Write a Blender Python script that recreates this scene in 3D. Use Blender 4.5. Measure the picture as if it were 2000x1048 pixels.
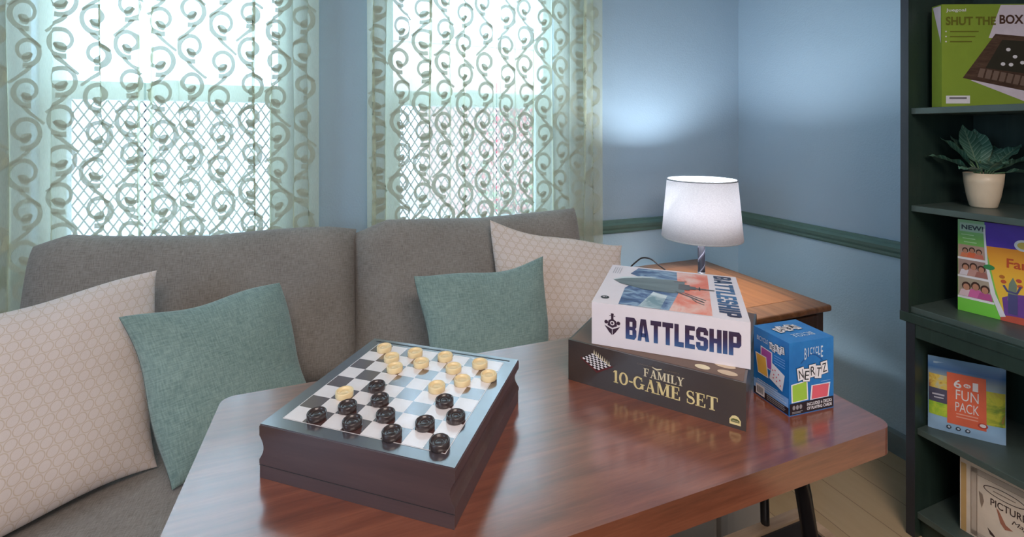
import bpy, bmesh, math, random
from mathutils import Vector, Matrix
random.seed(7)
for o in list(bpy.data.objects): bpy.data.objects.remove(o)
SC = bpy.context.scene
COL = SC.collection
R = math.radians
PI = math.pi

# ------------------------------------------------------------------ camera
# room axes: +x along the window wall, +y towards the window wall, z up; camera over the origin
cam_d = bpy.data.cameras.new('camera'); cam = bpy.data.objects.new('camera', cam_d); COL.objects.link(cam)
cam.location = (0, 0, 1.25); cam.rotation_euler = (R(90), 0, R(-20.4))
cam_d.sensor_fit = 'HORIZONTAL'; cam_d.sensor_width = 36; cam_d.lens = 16.2
cam_d.shift_y = -266 / 2000; cam_d.clip_start = 0.02
SC.camera = cam

# ------------------------------------------------------------------ light and exposure
SC.view_settings.view_transform = 'Standard'; SC.view_settings.look = 'None'
SC.view_settings.gamma = 1; SC.view_settings.use_curve_mapping = False
SC.view_settings.exposure = 0.0
W = bpy.data.worlds.new('world'); SC.world = W; W.use_nodes = True
bg = W.node_tree.nodes['Background']; bg.inputs[0].default_value = (0.50, 0.74, 1.0, 1); bg.inputs[1].default_value = 7.6

def area(name, loc, rot, sx, sy, power, color):
    d = bpy.data.lights.new(name, 'AREA'); d.shape = 'RECTANGLE'; d.size = sx; d.size_y = sy
    d.energy = power; d.color = color
    o = bpy.data.objects.new(name, d); COL.objects.link(o); o.location = loc; o.rotation_euler = rot
    return o
# added warm fill: unseen area lamp under the ceiling, behind the viewer
area('added_ceiling_fill', (0.1, -0.9, 2.33), (0, 0, 0), 1.3, 0.9, 54, (1.0, 0.84, 0.75))
# daylight arriving through the two windows (sky portals in the openings)
for k, (x0, x1) in enumerate(((-.93, -.19), (.17, .92))):
    p = area('window_daylight', ((x0+x1)/2, 2.075, 1.41), (R(90), 0, PI), x1-x0, 1.18, 1, (1, 1, 1))
    p.data.cycles.is_portal = True
p = area('added_side_daylight', (-2.21, -.15, 1.5), (R(90), 0, R(-90)), 1.1, 1.0, 1, (1, 1, 1)); p.data.cycles.is_portal = True  # sky portal of the added side window, for daylight from the left

# ------------------------------------------------------------------ helpers: materials
def srgb(r, g, b):
    f = lambda c: (c/255/12.92 if c/255 <= .04045 else ((c/255+.055)/1.055)**2.4)
    return (f(r), f(g), f(b), 1)

class NT:
    def __init__(s, name):
        s.m = bpy.data.materials.new(name); s.m.use_nodes = True
        s.t = s.m.node_tree; s.n = s.t.nodes; s.l = s.t.links
        s.p = s.n['Principled BSDF']; s.out = s.n['Material Output']
    def node(s, typ, **kw):
        n = s.n.new(typ)
        for k, v in kw.items(): setattr(n, k, v)
        return n
    def link(s, a, b): s.l.new(a, b)
    def coord(s, which='Object'): return s.node('ShaderNodeTexCoord').outputs[which]
    def mapping(s, src, scale=(1,1,1), rot=(0,0,0), loc=(0,0,0)):
        n = s.node('ShaderNodeMapping'); n.inputs['Scale'].default_value = scale
        n.inputs['Rotation'].default_value = rot; n.inputs['Location'].default_value = loc
        s.link(src, n.inputs['Vector']); return n.outputs[0]
    def noise(s, vec, scale, detail=2, rough=.5, dist=0):
        n = s.node('ShaderNodeTexNoise'); n.inputs['Scale'].default_value = scale
        n.inputs['Detail'].default_value = detail; n.inputs['Roughness'].default_value = rough
        n.inputs['Distortion'].default_value = dist
        s.link(vec, n.inputs['Vector']); return n.outputs['Fac']
    def ramp(s, fac, stops):
        n = s.node('ShaderNodeValToRGB'); e = n.color_ramp.elements
        while len(e) < len(stops): e.new(.5)
        for el, (pos, c) in zip(e, stops): el.position = pos; el.color = c
        s.link(fac, n.inputs[0]); return n.outputs[0]
    def math(s, op, a, b=None, c=None):
        n = s.node('ShaderNodeMath', operation=op)
        for i, v in enumerate((a, b, c)):
            if v is None: continue
            if isinstance(v, (int, float)): n.inputs[i].default_value = v
            else: s.link(v, n.inputs[i])
        return n.outputs[0]
    def mix(s, fac, a, b):
        n = s.node('ShaderNodeMix', data_type='RGBA')
        for sock, v in ((n.inputs[0], fac), (n.inputs[6], a), (n.inputs[7], b)):
            if isinstance(v, (int, float, tuple)): sock.default_value = v
            else: s.link(v, sock)
        return n.outputs[2]
    def bump(s, h, strength, dist=.001):
        n = s.node('ShaderNodeBump'); n.inputs['Strength'].default_value = strength
        n.inputs['Distance'].default_value = dist
        s.link(h, n.inputs['Height']); s.link(n.outputs[0], s.p.inputs['Normal'])
    def base(s, c, rough=.5, spec=.5, metal=0, coat=0, coat_rough=.1):
        if isinstance(c, tuple): s.p.inputs['Base Color'].default_value = c
        else: s.link(c, s.p.inputs['Base Color'])
        s.p.inputs['Roughness'].default_value = rough; s.p.inputs['Specular IOR Level'].default_value = spec
        s.p.inputs['Metallic'].default_value = metal
        s.p.inputs['Coat Weight'].default_value = coat; s.p.inputs['Coat IOR'].default_value = 2.3; s.p.inputs['Coat Roughness'].default_value = coat_rough
        return s.m

def plain(name, c, rough=.5, spec=.5, metal=0, coat=0, coat_rough=.1, vary=.06, scale=30):
    n = NT(name); f = n.noise(n.coord(), scale, 3)
    lo = tuple(v*(1-vary) for v in c[:3])+(1,); hi = tuple(min(1, v*(1+vary)) for v in c[:3])+(1,)
    return n.base(n.ramp(f, [(.3, lo), (.7, hi)]), rough, spec, metal, coat, coat_rough)

def paint(name, c):
    n = NT(name); v = n.coord()
    f = n.noise(v, 130, 4, .6); n.bump(f, .35, .004)
    g = n.noise(v, 2.5, 2)
    lo = tuple(x*.96 for x in c[:3])+(1,)
    return n.base(n.ramp(g, [(.3, lo), (.7, c)]), .62, .35)

def wood(name, dark, mid, light, rough=.3, axis='x', scale=1.0, coat=0.0, spec=.5, cr=.15):
    n = NT(name); v = n.coord()
    sc = {'x': (1.6, 22, 22), 'y': (22, 1.6, 22), 'z': (22, 22, 1.6)}[axis]
    m = n.mapping(v, tuple(k*scale for k in sc))
    f = n.noise(m, 1.3, 6, .62, .9)
    f2 = n.noise(n.mapping(v, tuple(k*scale*5 for k in sc)), 2.0, 3, .6)
    a = n.math('ADD', n.math('MULTIPLY', f, .75), n.math('MULTIPLY', f2, .25))
    c = n.ramp(a, [(.30, dark), (.5, mid), (.70, light)])
    n.bump(f2, .03, .0005)
    return n.base(c, rough, spec, 0, coat, cr)

def fabric(name, c, c2, weave=900, rough=.95, bump=.5, sheen=.15, slub=None):
    n = NT(name); v = n.coord('UV')
    w1 = n.noise(n.mapping(v, (weave*.12, weave, 1)), 1, 2)
    w2 = n.noise(n.mapping(v, (weave, weave*.12, 1)), 1, 2)
    w = n.math('MULTIPLY', n.math('ADD', w1, w2), .5)
    big = n.noise(v, 7, 3)
    t = n.math('ADD', n.math('MULTIPLY', w, .8), n.math('MULTIPLY', big, .2))
    col = n.ramp(t, [(.36, c2), (.62, c)])
    n.bump(w, bump, .002)
    n.p.inputs['Sheen Weight'].default_value = sheen
    return n.base(col, rough, .2)

def honeycomb(name, cloth, line, cell=.030, cellv=.030, width=.10):
    """rings packed in a triangular lattice, printed in the cloth"""
    n = NT(name); v = n.coord('UV')
    q = n.mapping(v, (1/cell, 1/cellv, 1))
    ds = []
    for off in ((0, 0, 0), (.5, .8660254, 0)):
        a = n.node('ShaderNodeVectorMath', operation='ADD'); n.link(q, a.inputs[0]); a.inputs[1].default_value = off
        w = n.node('ShaderNodeVectorMath', operation='WRAP'); n.link(a.outputs[0], w.inputs[0])
        w.inputs[1].default_value = (.5, .8660254, 1); w.inputs[2].default_value = (-.5, -.8660254, -1)
        s = n.node('ShaderNodeVectorMath', operation='MULTIPLY'); n.link(w.outputs[0], s.inputs[0]); s.inputs[1].default_value = (1, 1, 0)
        l = n.node('ShaderNodeVectorMath', operation='LENGTH'); n.link(s.outputs[0], l.inputs[0]); ds.append(l.outputs['Value'])
    d = n.math('MINIMUM', ds[0], ds[1])
    r = n.math('ABSOLUTE', n.math('SUBTRACT', d, .44))
    ring = n.math('MAXIMUM', n.math('SUBTRACT', 1.0, n.math('DIVIDE', r, width)), 0.0)
    weave = n.noise(v, 700, 2)
    base = n.mix(weave, tuple(x*.93 for x in cloth[:3])+(1,), cloth)
    col = n.mix(n.math('MULTIPLY', ring, .9), base, line)
    n.bump(n.math('ADD', weave, n.math('MULTIPLY', ring, -.6)), .25, .002)
    n.p.inputs['Sheen Weight'].default_value = .1
    return n.base(col, .9, .2)

def sheer(name, col, opaque, trans=.6):
    n = NT(name); v = n.coord('UV')
    w = n.noise(n.mapping(v, (900, 60, 1)), 1, 2)
    c = n.ramp(w, [(.3, tuple(x*.88 for x in col[:3])+(1,)), (.7, col)])
    d = n.node('ShaderNodeBsdfDiffuse'); t = n.node('ShaderNodeBsdfTranslucent'); tr = n.node('ShaderNodeBsdfTransparent')
    n.link(c, d.inputs[0]); n.link(c, t.inputs[0])
    m1 = n.node('ShaderNodeMixShader'); m1.inputs[0].default_value = trans
    n.link(d.outputs[0], m1.inputs[1]); n.link(t.outputs[0], m1.inputs[2])
    m2 = n.node('ShaderNodeMixShader'); m2.inputs[0].default_value = opaque
    n.link(tr.outputs[0], m2.inputs[1]); n.link(m1.outputs[0], m2.inputs[2])
    n.link(m2.outputs[0], n.out.inputs[0]); return n.m

def grad(name, axis, lo, hi, stops, rough=.4, which='Object'):
    """printed colour blend along one axis of the object"""
    n = NT(name); sp = n.node('ShaderNodeSeparateXYZ'); n.link(n.coord(which), sp.inputs[0])
    f = n.math('DIVIDE', n.math('SUBTRACT', sp.outputs['XYZ'.index(axis)], lo), hi-lo)
    return n.base(n.ramp(f, stops), rough)

def art(name, stops, scale, stretch=(1, 1, 1), rough=.4, detail=5, dist=.6):
    n = NT(name); f = n.noise(n.mapping(n.coord(), stretch), scale, detail, .6, dist)
    return n.base(n.ramp(f, stops), rough)

# ------------------------------------------------------------------ helpers: meshes
class MB:
    def __init__(s): s.v = []; s.f = []; s.fm = []; s.sm = []; s.uv = []; s.mats = []
    def mi(s, m):
        if m not in s.mats: s.mats.append(m)
        return s.mats.index(m)
    def add(s, verts, faces, m, smooth=False, uvs=None, M=None):
        o = len(s.v); i = s.mi(m)
        for p in verts:
            p = Vector(p); s.v.append(M @ p if M else p)
        for f in faces:
            s.f.append([o+k for k in f]); s.fm.append(i); s.sm.append(smooth)
            s.uv.append([uvs[k] for k in f] if uvs else None)
        return s
    def poly(s, pts, m, uvs=None): return s.add(pts, [list(range(len(pts)))], m, False, uvs)
    def box(s, x0, y0, z0, x1, y1, z1, m, M=None):
        v = [(x0,y0,z0),(x1,y0,z0),(x1,y1,z0),(x0,y1,z0),(x0,y0,z1),(x1,y0,z1),(x1,y1,z1),(x0,y1,z1)]
        f = [(0,3,2,1),(4,5,6,7),(0,1,5,4),(1,2,6,5),(2,3,7,6),(3,0,4,7)]
        return s.add(v, f, m, False, None, M)
    def prism(s, pts, z0, z1, m, M=None, smooth=False):
        n = len(pts)
        v = [(x, y, z0) for x, y in pts]+[(x, y, z1) for x, y in pts]
        f = [list(range(n))[::-1], [n+i for i in range(n)]]
        s.add(v, f, m, False, None, M)
        s.add(v, [(i, (i+1) % n, n+(i+1) % n, n+i) for i in range(n)], m, smooth, None, M); return s
    def extrude_y(s, prof, y0, y1, m):
        n = len(prof); v = [(x, y0, z) for x, z in prof]+[(x, y1, z) for x, z in prof]
        f = [list(range(n)), [n+i for i in range(n)][::-1]]+[(i, n+i, n+(i+1) % n, (i+1) % n) for i in range(n)]
        return s.add(v, f, m)
    def lathe(s, prof, m, n=40, c=(0, 0, 0), smooth=True, close=False):
        v = []; f = []; k = len(prof)
        for i in range(n):
            a = 2*PI*i/n
            for r, z in prof: v.append((c[0]+r*math.cos(a), c[1]+r*math.sin(a), c[2]+z))
        for i in range(n):
            j = (i+1) % n
            for q in range(k if close else k-1):
                q2 = (q+1) % k; f.append((i*k+q, j*k+q, j*k+q2, i*k+q2))
        return s.add(v, f, m, smooth)
    def tube(s, path, r, m, n=10, cap=True, flat=1.0):
        P = [Vector(p) for p in path]; v = []; f = []
        up = Vector((0, 0, 1))
        for i, p in enumerate(P):
            t = (P[min(i+1, len(P)-1)]-P[max(i-1, 0)]).normalized()
            a = t.cross(up)
            if a.length < 1e-3: a = t.cross(Vector((0, 1, 0)))
            a.normalize(); b = a.cross(t)
            rr = r[i] if isinstance(r, (list, tuple)) else r
            for k in range(n):
                w = 2*PI*k/n; v.append(p+a*(rr*math.cos(w)*flat)+b*(rr*math.sin(w)))
        for i in range(len(P)-1):
            for k in range(n): f.append((i*n+k, i*n+(k+1) % n, (i+1)*n+(k+1) % n, (i+1)*n+k))
        if cap: f.append(list(range(n))[::-1]); f.append([(len(P)-1)*n+k for k in range(n)])
        return s.add(v, f, m, True)
    def grid(s, fn, nu, nv, m, uvfn=None, smooth=True, flip=False):
        v = []; uv = []; f = []
        for j in range(nv+1):
            for i in range(nu+1):
                a, b = i/nu, j/nv; v.append(fn(a, b)); uv.append(uvfn(a, b) if uvfn else (a, b))
        for j in range(nv):
            for i in range(nu):
                q = (j*(nu+1)+i, j*(nu+1)+i+1, (j+1)*(nu+1)+i+1, (j+1)*(nu+1)+i)
                f.append(q[::-1] if flip else q)
        return s.add(v, f, m, smooth, uv)
    def face2d(s, polys, o, u, w, m, lift=.0004):
        """flat print: 2-D polygons laid on the plane o + a*u + b*w"""
        o, u, w = Vector(o), Vector(u), Vector(w); nrm = u.cross(w).normalized()
        for p in polys: s.poly([o+u*a+w*b+nrm*lift for a, b in p], m)
        return s
    def text(s, txt, o, u, w, width, height, m, bold=.0, lift=.0006, shear=0.0, align='C'):
        """lettering fitted into width x height, centred on o (align C) or starting at o (align L)"""
        vs, fs = glyphs(txt, bold, shear)
        xs = [p[0] for p in vs]; ys = [p[1] for p in vs]
        x0, x1, y0, y1 = min(xs), max(xs), min(ys), max(ys)
        sx = (width/(x1-x0)) if width else height/(y1-y0); sy = height/(y1-y0)
        o, u, w = Vector(o), Vector(u).normalized(), Vector(w).normalized(); nrm = u.cross(w).normalized()
        cx = (x0+x1)/2 if align == 'C' else x0; cy = (y0+y1)/2
        s.add([o+u*((x-cx)*sx)+w*((y-cy)*sy)+nrm*lift for x, y in vs], fs, m); return s
    def build(s, name, parent=None, loc=None, rotz=0, bevel=0, seg=2, sub=0, recenter=True, weld=False):
        if loc is None:
            if parent is None and recenter:
                xs = [p.x for p in s.v]; ys = [p.y for p in s.v]; zs = [p.z for p in s.v]
                loc = Vector(((min(xs)+max(xs))/2, (min(ys)+max(ys))/2, min(zs)))
                s.v = [p-loc for p in s.v]
            else: loc = Vector((0, 0, 0))
        me = bpy.data.meshes.new(name); me.from_pydata([tuple(p) for p in s.v], [], s.f)
        for m in s.mats: me.materials.append(m)
        me.polygons.foreach_set('material_index', s.fm); me.polygons.foreach_set('use_smooth', s.sm)
        if any(u is not None for u in s.uv):
            L = me.uv_layers.new(name='UVMap'); k = 0
            for u, f in zip(s.uv, s.f):
                for q in range(len(f)):
                    L.data[k].uv = u[q] if u else (0, 0); k += 1
        if weld:
            bm = bmesh.new(); bm.from_mesh(me); bmesh.ops.remove_doubles(bm, verts=bm.verts, dist=1e-5)
            bmesh.ops.recalc_face_normals(bm, faces=bm.faces); bm.to_mesh(me); bm.free()
        me.update()
        o = bpy.data.objects.new(name, me); COL.objects.link(o)
        o.location = loc; o.rotation_euler = (0, 0, rotz)
        if parent: o.parent = parent
        if bevel:
            b = o.modifiers.new('bevel', 'BEVEL'); b.width = bevel; b.segments = seg; b.limit_method = 'ANGLE'; b.angle_limit = R(40)
            b.harden_normals = False
        if sub:
            q = o.modifiers.new('subdivision', 'SUBSURF'); q.levels = sub; q.render_levels = sub
        return o

_gl = {}
def glyphs(txt, bold, shear):
    k = (txt, bold, shear)
    if k not in _gl:
        c = bpy.data.curves.new('lettering', 'FONT'); c.body = txt; c.offset = bold; c.shear = shear; c.resolution_u = 4
        o = bpy.data.objects.new('lettering', c); COL.objects.link(o)
        dg = bpy.context.evaluated_depsgraph_get(); me = o.evaluated_get(dg).to_mesh()
        _gl[k] = ([(v.co.x, v.co.y) for v in me.vertices], [list(p.vertices) for p in me.polygons])
        o.evaluated_get(dg).to_mesh_clear(); bpy.data.objects.remove(o); bpy.data.curves.remove(c)
    return _gl[k]

def empty(name, loc, rz=0):
    o = bpy.data.objects.new(name, None); COL.objects.link(o); o.location = loc; o.rotation_euler = (0, 0, rz)
    o.empty_display_size = .05; return o
def tag(o, label, cat, group=None):
    o['label'] = label; o['category'] = cat
    if group: o['group'] = group
    return o
def struct(o, label=None):
    o['kind'] = 'structure'
    if label: o['label'] = label
    return o
def smooth(P, k=5):
    P = [Vector(p) for p in P]; out = []
    for i in range(len(P)-1):
        a, b, c, d = P[max(i-1, 0)], P[i], P[i+1], P[min(i+2, len(P)-1)]
        for q in range(k):
            t = q/k; out.append(.5*((2*b)+(c-a)*t+(2*a-5*b+4*c-d)*t*t+(3*b-a-3*c+d)*t**3))
    return out+[P[-1]]
def rect(x0, y0, x1, y1): return [(x0, y0), (x1, y0), (x1, y1), (x0, y1)]
def disc(cx, cy, rx, ry=None, n=24): ry = ry or rx; return [(cx+rx*math.cos(2*PI*i/n), cy+ry*math.sin(2*PI*i/n)) for i in range(n)]
def stroke(pts, w):
    """2-D polyline with width(s) -> quads"""
    out = []; n = len(pts); ws = w if isinstance(w, (list, tuple)) else [w]*n; L = []; Rr = []
    for i, p in enumerate(pts):
        a = pts[max(i-1, 0)]; b = pts[min(i+1, n-1)]; dx, dy = b[0]-a[0], b[1]-a[1]; l = math.hypot(dx, dy) or 1
        nx, ny = -dy/l*ws[i]/2, dx/l*ws[i]/2; L.append((p[0]+nx, p[1]+ny)); Rr.append((p[0]-nx, p[1]-ny))
    for i in range(n-1): out.append([Rr[i], Rr[i+1], L[i+1], L[i]])
    return out
def rrect(x0, y0, x1, y1, r, n=6):
    P = []
    for cx, cy, a in ((x1-r, y0+r, -90), (x1-r, y1-r, 0), (x0+r, y1-r, 90), (x0+r, y0+r, 180)):
        for i in range(n+1): P.append((cx+r*math.cos(R(a+90*i/n)), cy+r*math.sin(R(a+90*i/n))))
    return P

WHITE = plain('white_print', srgb(236, 232, 236), .4)
BLACK = plain('black_print', srgb(30, 28, 30), .4)

# ================================================================== ROOM SHELL
WY, WX = 1.922, 2.03           # window wall, right wall
ZC = 2.42
wall_up = paint('blue_grey_wall_paint', srgb(168, 191, 208))
wall_lo = paint('light_blue_lower_wall', srgb(190, 220, 238))  # lighter blue below the chair rail
ceil_m = paint('white_ceiling_paint', srgb(225, 225, 222))
WINS = ((-.93, -.19), (.17, .92)); WZ0, WZ1 = .80, 2.02
RZ = .795                       # chair rail centre height
m = MB(); T = .15
def wall_slab(x0, x1, z0, z1):
    for a, b, mm in ((z0, min(z1, RZ), wall_lo), (max(z0, RZ), z1, wall_up)):
        if b > a+1e-6: m.box(x0, WY, a, x1, WY+T, b, mm)
xs = [-2.2, WINS[0][0], WINS[0][1], WINS[1][0], WINS[1][1], WX+.12]
wall_slab(xs[0], xs[1], 0, ZC); wall_slab(xs[2], xs[3], 0, ZC); wall_slab(xs[4], xs[5], 0, ZC)
for x0, x1 in WINS: wall_slab(x0, x1, 0, WZ0); wall_slab(x0, x1, WZ1, ZC)
struct(m.build('wall_back'))
m = MB(); m.box(WX, -2.6, 0, WX+.12, WY, RZ, wall_lo); m.box(WX, -2.6, RZ, WX+.12, WY, ZC, wall_up); struct(m.build('wall_right'))
m = MB(); LW = (-.70, .40, 1.0, 2.0)          # opening for the unseen side window, added to let in daylight
for a in ((-2.6, 0, LW[0], ZC), (LW[1], 0, WY, ZC), (LW[0], 0, LW[1], LW[2]), (LW[0], LW[3], LW[1], ZC)): m.box(-2.2, a[0], a[1], -2.08, a[2], a[3], wall_up)
struct(m.build('wall_left'))
m = MB(); m.box(-2.08, -2.6, 0, WX, -2.48, ZC, wall_up); struct(m.build('wall_front'))
m = MB(); m.box(-2.2, -2.6, ZC, WX+.12, WY+T, ZC+.1, ceil_m); struct(m.build('ceiling'))
# vinyl plank floor
n = NT('pale_wood_vinyl_floor'); v = n.coord()
br = n.node('ShaderNodeTexBrick'); br.offset = .4
br.inputs['Color1'].default_value = srgb(200, 176, 140); br.inputs['Color2'].default_value = srgb(188, 162, 126); br.inputs['Mortar'].default_value = srgb(128, 108, 84)
br.inputs['Scale'].default_value = 1; br.inputs['Mortar Size'].default_value = .0015; br.inputs['Brick Width'].default_value = 1.1; br.inputs['Row Height'].default_value = .15
n.link(n.mapping(v, (1, 1, 1), (0, 0, R(90))), br.inputs['Vector'])
g = n.noise(n.mapping(v, (30, 2.2, 1)), 1, 5, .6, .6)
floor_m = n.base(n.mix(n.math('MULTIPLY', g, .45), br.outputs[0], srgb(158, 130, 96)), .4, .4)
m = MB(); m.box(-2.2, -2.6, -.1, WX+.12, WY+T, 0, floor_m); struct(m.build('floor'))
rail_m = plain('grey_green_rail_paint', srgb(92, 124, 116), .45)
base_m = plain('blue_grey_baseboard_paint', srgb(128, 146, 152), .5)
def moulding(prof, along, a0, a1, mm):
    m = MB()
    k = len(prof)
    if along == 'x': v = [(a, WY-d, z) for a in (a0, a1) for d, z in prof]
    else: v = [(WX-d, a, z) for a in (a0, a1) for d, z in prof]
    m.add(v, [list(range(k)), list(range(k, 2*k))[::-1]]+[(i, (i+1) % k, k+(i+1) % k, k+i) for i in range(k)], mm)
    return m
rp = [(0, .763), (.012, .763), (.016, .770), (.016, .780), (.022, .790), (.024, .803), (.018, .812), (.012, .816), (.010, .826), (0, .826)]
struct(moulding(rp, 'x', -2.08, WX, rail_m).build('trim_1'), 'grey-green chair rail along the window wall')
struct(moulding(rp, 'y', -2.48, WY, rail_m).build('trim_2'), 'grey-green chair rail along the right wall')
bp = [(0, 0), (.013, 0), (.013, .078), (.008, .088), (0, .09)]
struct(moulding(bp, 'x', -2.08, WX, base_m).build('baseboard_back')); struct(moulding(bp, 'y', -2.48, WY, base_m).build('baseboard_right'))

# ------------------------------------------------------------------ windows
vinyl = plain('white_vinyl', srgb(205, 222, 222), .45)
n = NT('window_glass'); tr = n.node('ShaderNodeBsdfTransparent'); gl = n.node('ShaderNodeBsdfGlossy'); gl.inputs['Roughness'].default_value = .02
mx = n.node('ShaderNodeMixShader'); mx.inputs[0].default_value = .06; n.link(tr.outputs[0], mx.inputs[1]); n.link(gl.outputs[0], mx.inputs[2]); n.link(mx.outputs[0], n.out.inputs[0])
glass_m = n.m
screen_m = plain('grey_lilac_steel_mesh', srgb(84, 76, 86), .6)
for k, (x0, x1) in enumerate(WINS):
    w = struct(empty('window_%d' % (k+1), ((x0+x1)/2, WY+.09, WZ0)), ('left', 'right')[k]+' single-hung window behind sheer curtains')
    cx = (x0+x1)/2; hw = (x1-x0)/2; hz = WZ1-WZ0; MR = 1.395-WZ0
    m = MB()
    for a in ((-hw, -.05, 0, -hw+.035, .04, hz), (hw-.035, -.05, 0, hw, .04, hz), (-hw+.035, -.05, 0, hw-.035, .04, .035), (-hw+.035, -.05, hz-.035, hw-.035, .04, hz)): m.box(*a, vinyl)
    m.build('window_frame', w, bevel=.003)
    m = MB(); m.box(-hw+.035, -.045, MR-.032, hw-.035, .02, MR+.03, vinyl); m.build('meeting_rail', w, bevel=.004)
    m = MB(); m.box(-.03, -.058, MR+.028, .03, -.04, MR+.04, vinyl); m.build('sash_lock', w, bevel=.003)
    m = MB()                                   # lower sash frame
    for a in ((-hw+.035, -.035, .035, -hw+.065, 0, MR-.03), (hw-.065, -.035, .035, hw-.035, 0, MR-.03), (-hw+.065, -.035, .035, hw-.065, 0, .07)): m.box(*a, vinyl)
    m.build('lower_sash', w, bevel=.003)
    m = MB(); m.box(-hw+.06, -.018, .065, hw-.06, -.014, MR-.03, glass_m); m.build('glass_pane', w)
    m = MB(); m.box(-hw+.035, .005, MR+.03, hw-.035, .009, hz-.035, glass_m); m.build('glass_pane', w)
    m = MB(); m.box(-hw-.0, -.09, -.012, hw+.0, -.05, .0, vinyl); m.build('window_sill', w, bevel=.003)
    # diamond mesh guard over the lower half, outside
    m = MB(); X0, X1, Z0, Z1 = -hw+.02, hw-.02, .03, MR; dx, dz = .034, .054; sl = dz/dx; yy = .062
    for sgn in (1, -1):
        c0 = -60
        for q in range(-60, 80):
            # line z = sgn*sl*(x - xq)
            xq = X0+q*dx; pts = []
            za, zb = sgn*sl*(X0-xq), sgn*sl*(X1-xq)
            t0, t1 = X0, X1
            xa, xb = xq+Z0/(sgn*sl), xq+Z1/(sgn*sl)
            lo, hi = max(X0, min(xa, xb)), min(X1, max(xa, xb))
            if hi-lo < .004: continue
            A = (lo, yy+.001*sgn, sgn*sl*(lo-xq)); B = (hi, yy+.001*sgn, sgn*sl*(hi-xq))
            m.tube([A, B], .0030, screen_m, 4, False)
    for a in ((X0-.01, yy-.004, Z0-.01, X0, yy+.004, Z1), (X1, yy-.004, Z0-.01, X1+.01, yy+.004, Z1), (X0, yy-.004, Z0-.01, X1, yy+.004, Z0), (X0, yy-.004, Z1-.008, X1, yy+.004, Z1)): m.box(*a, screen_m)
    m.build('mesh_guard', w)

w = struct(empty('window_3', (-2.14, (LW[0]+LW[1])/2, LW[2])), 'unseen side window added in the left wall for daylight'); hw = (LW[1]-LW[0])/2; hz = LW[3]-LW[2]  # out of view, added to brighten the room from the left
m = MB()
for a in ((-.05, -hw, 0, .05, -hw+.035, hz), (-.05, hw-.035, 0, .05, hw, hz), (-.05, -hw+.035, 0, .05, hw-.035, .035), (-.05, -hw+.035, hz-.035, .05, hw-.035, hz), (-.03, -hw+.035, hz/2-.02, .03, hw-.035, hz/2+.02)): m.box(*a, vinyl)
m.build('window_frame', w, bevel=.003)
m = MB(); m.box(-.004, -hw+.035, .035, 0, hw-.035, hz-.035, glass_m); m.build('glass_pane', w)

# ------------------------------------------------------------------ outdoors
m = MB(); m.box(-14, WY+T+.02, -.32, 16, 22, -.3, plain('pale_concrete', srgb(224, 222, 218), .9)); struct(m.build('ground'))
house = empty('neighbouring_house', (2.6, 8.5, -.3))
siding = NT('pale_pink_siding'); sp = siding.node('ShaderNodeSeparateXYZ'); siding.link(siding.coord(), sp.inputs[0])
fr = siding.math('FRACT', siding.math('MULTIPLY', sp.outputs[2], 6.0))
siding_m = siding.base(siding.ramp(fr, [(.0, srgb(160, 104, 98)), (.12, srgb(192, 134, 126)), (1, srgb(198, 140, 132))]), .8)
m = MB(); m.box(-.6, 0, 0, 5.5, 4, 2.55, siding_m); m.build('house_wall', house)
m = MB(); m.extrude_y([(-2.6, 2.5), (5.9, 2.5), (5.9, 3.1), (-2.6, 3.1)], -.45, 4.4, plain('beige_fascia', srgb(206, 176, 164), .7)); m.build('fascia', house)
m = MB(); m.add([(-2.7, -.5, 3.1), (5.9, -.5, 3.1), (5.9, 2, 3.8), (-2.7, 2, 3.8), (-2.7, 4.5, 3.1), (5.9, 4.5, 3.1)], [(0, 1, 2, 3), (3, 2, 5, 4)], plain('grey_shingle', srgb(170, 168, 172), .9)); m.build('roof', house)
tag(house, 'pink sided house with beige fascia seen outside through the windows', 'house')
bush = empty('flowering_bush', (2.10, 5.6, -.3))
red_m = plain('crimson_petals', srgb(176, 36, 62), .8); grn = plain('bush_leaf', srgb(120, 140, 96), .8)
m = MB(); mg = MB()
for i in range(900):
    th = random.uniform(0, 2*PI); ph = random.uniform(0, PI); rr = random.uniform(.55, 1)
    c = Vector((.62*rr*math.sin(ph)*math.cos(th), .6*rr*math.sin(ph)*math.sin(th), 1.10+.98*rr*math.cos(ph)))
    a = Vector((random.uniform(-1, 1), random.uniform(-1, 1), random.uniform(-1, 1))).normalized(); b = a.orthogonal().normalized(); s = random.uniform(.03, .06)
    (m if i % 5 < 3 else mg).poly([c-a*s, c+b*s*.6, c+a*s, c-b*s*.6], red_m if i % 5 < 3 else grn)
m.build('blossom', bush); mg.build('foliage', bush)
m = MB()
for i in range(5): m.tube([(0.03*i-.06, 0, 0), ((i-2)*.12, .05*i-.1, .6), ((i-2)*.25, .1*i-.2, 1.2)], [.02, .016, .008], plain('bush_stem', srgb(110, 90, 70), .9), 6)
m.build('stem', bush)
tag(bush, 'red flowering bush outside behind the right window', 'bush')

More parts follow.
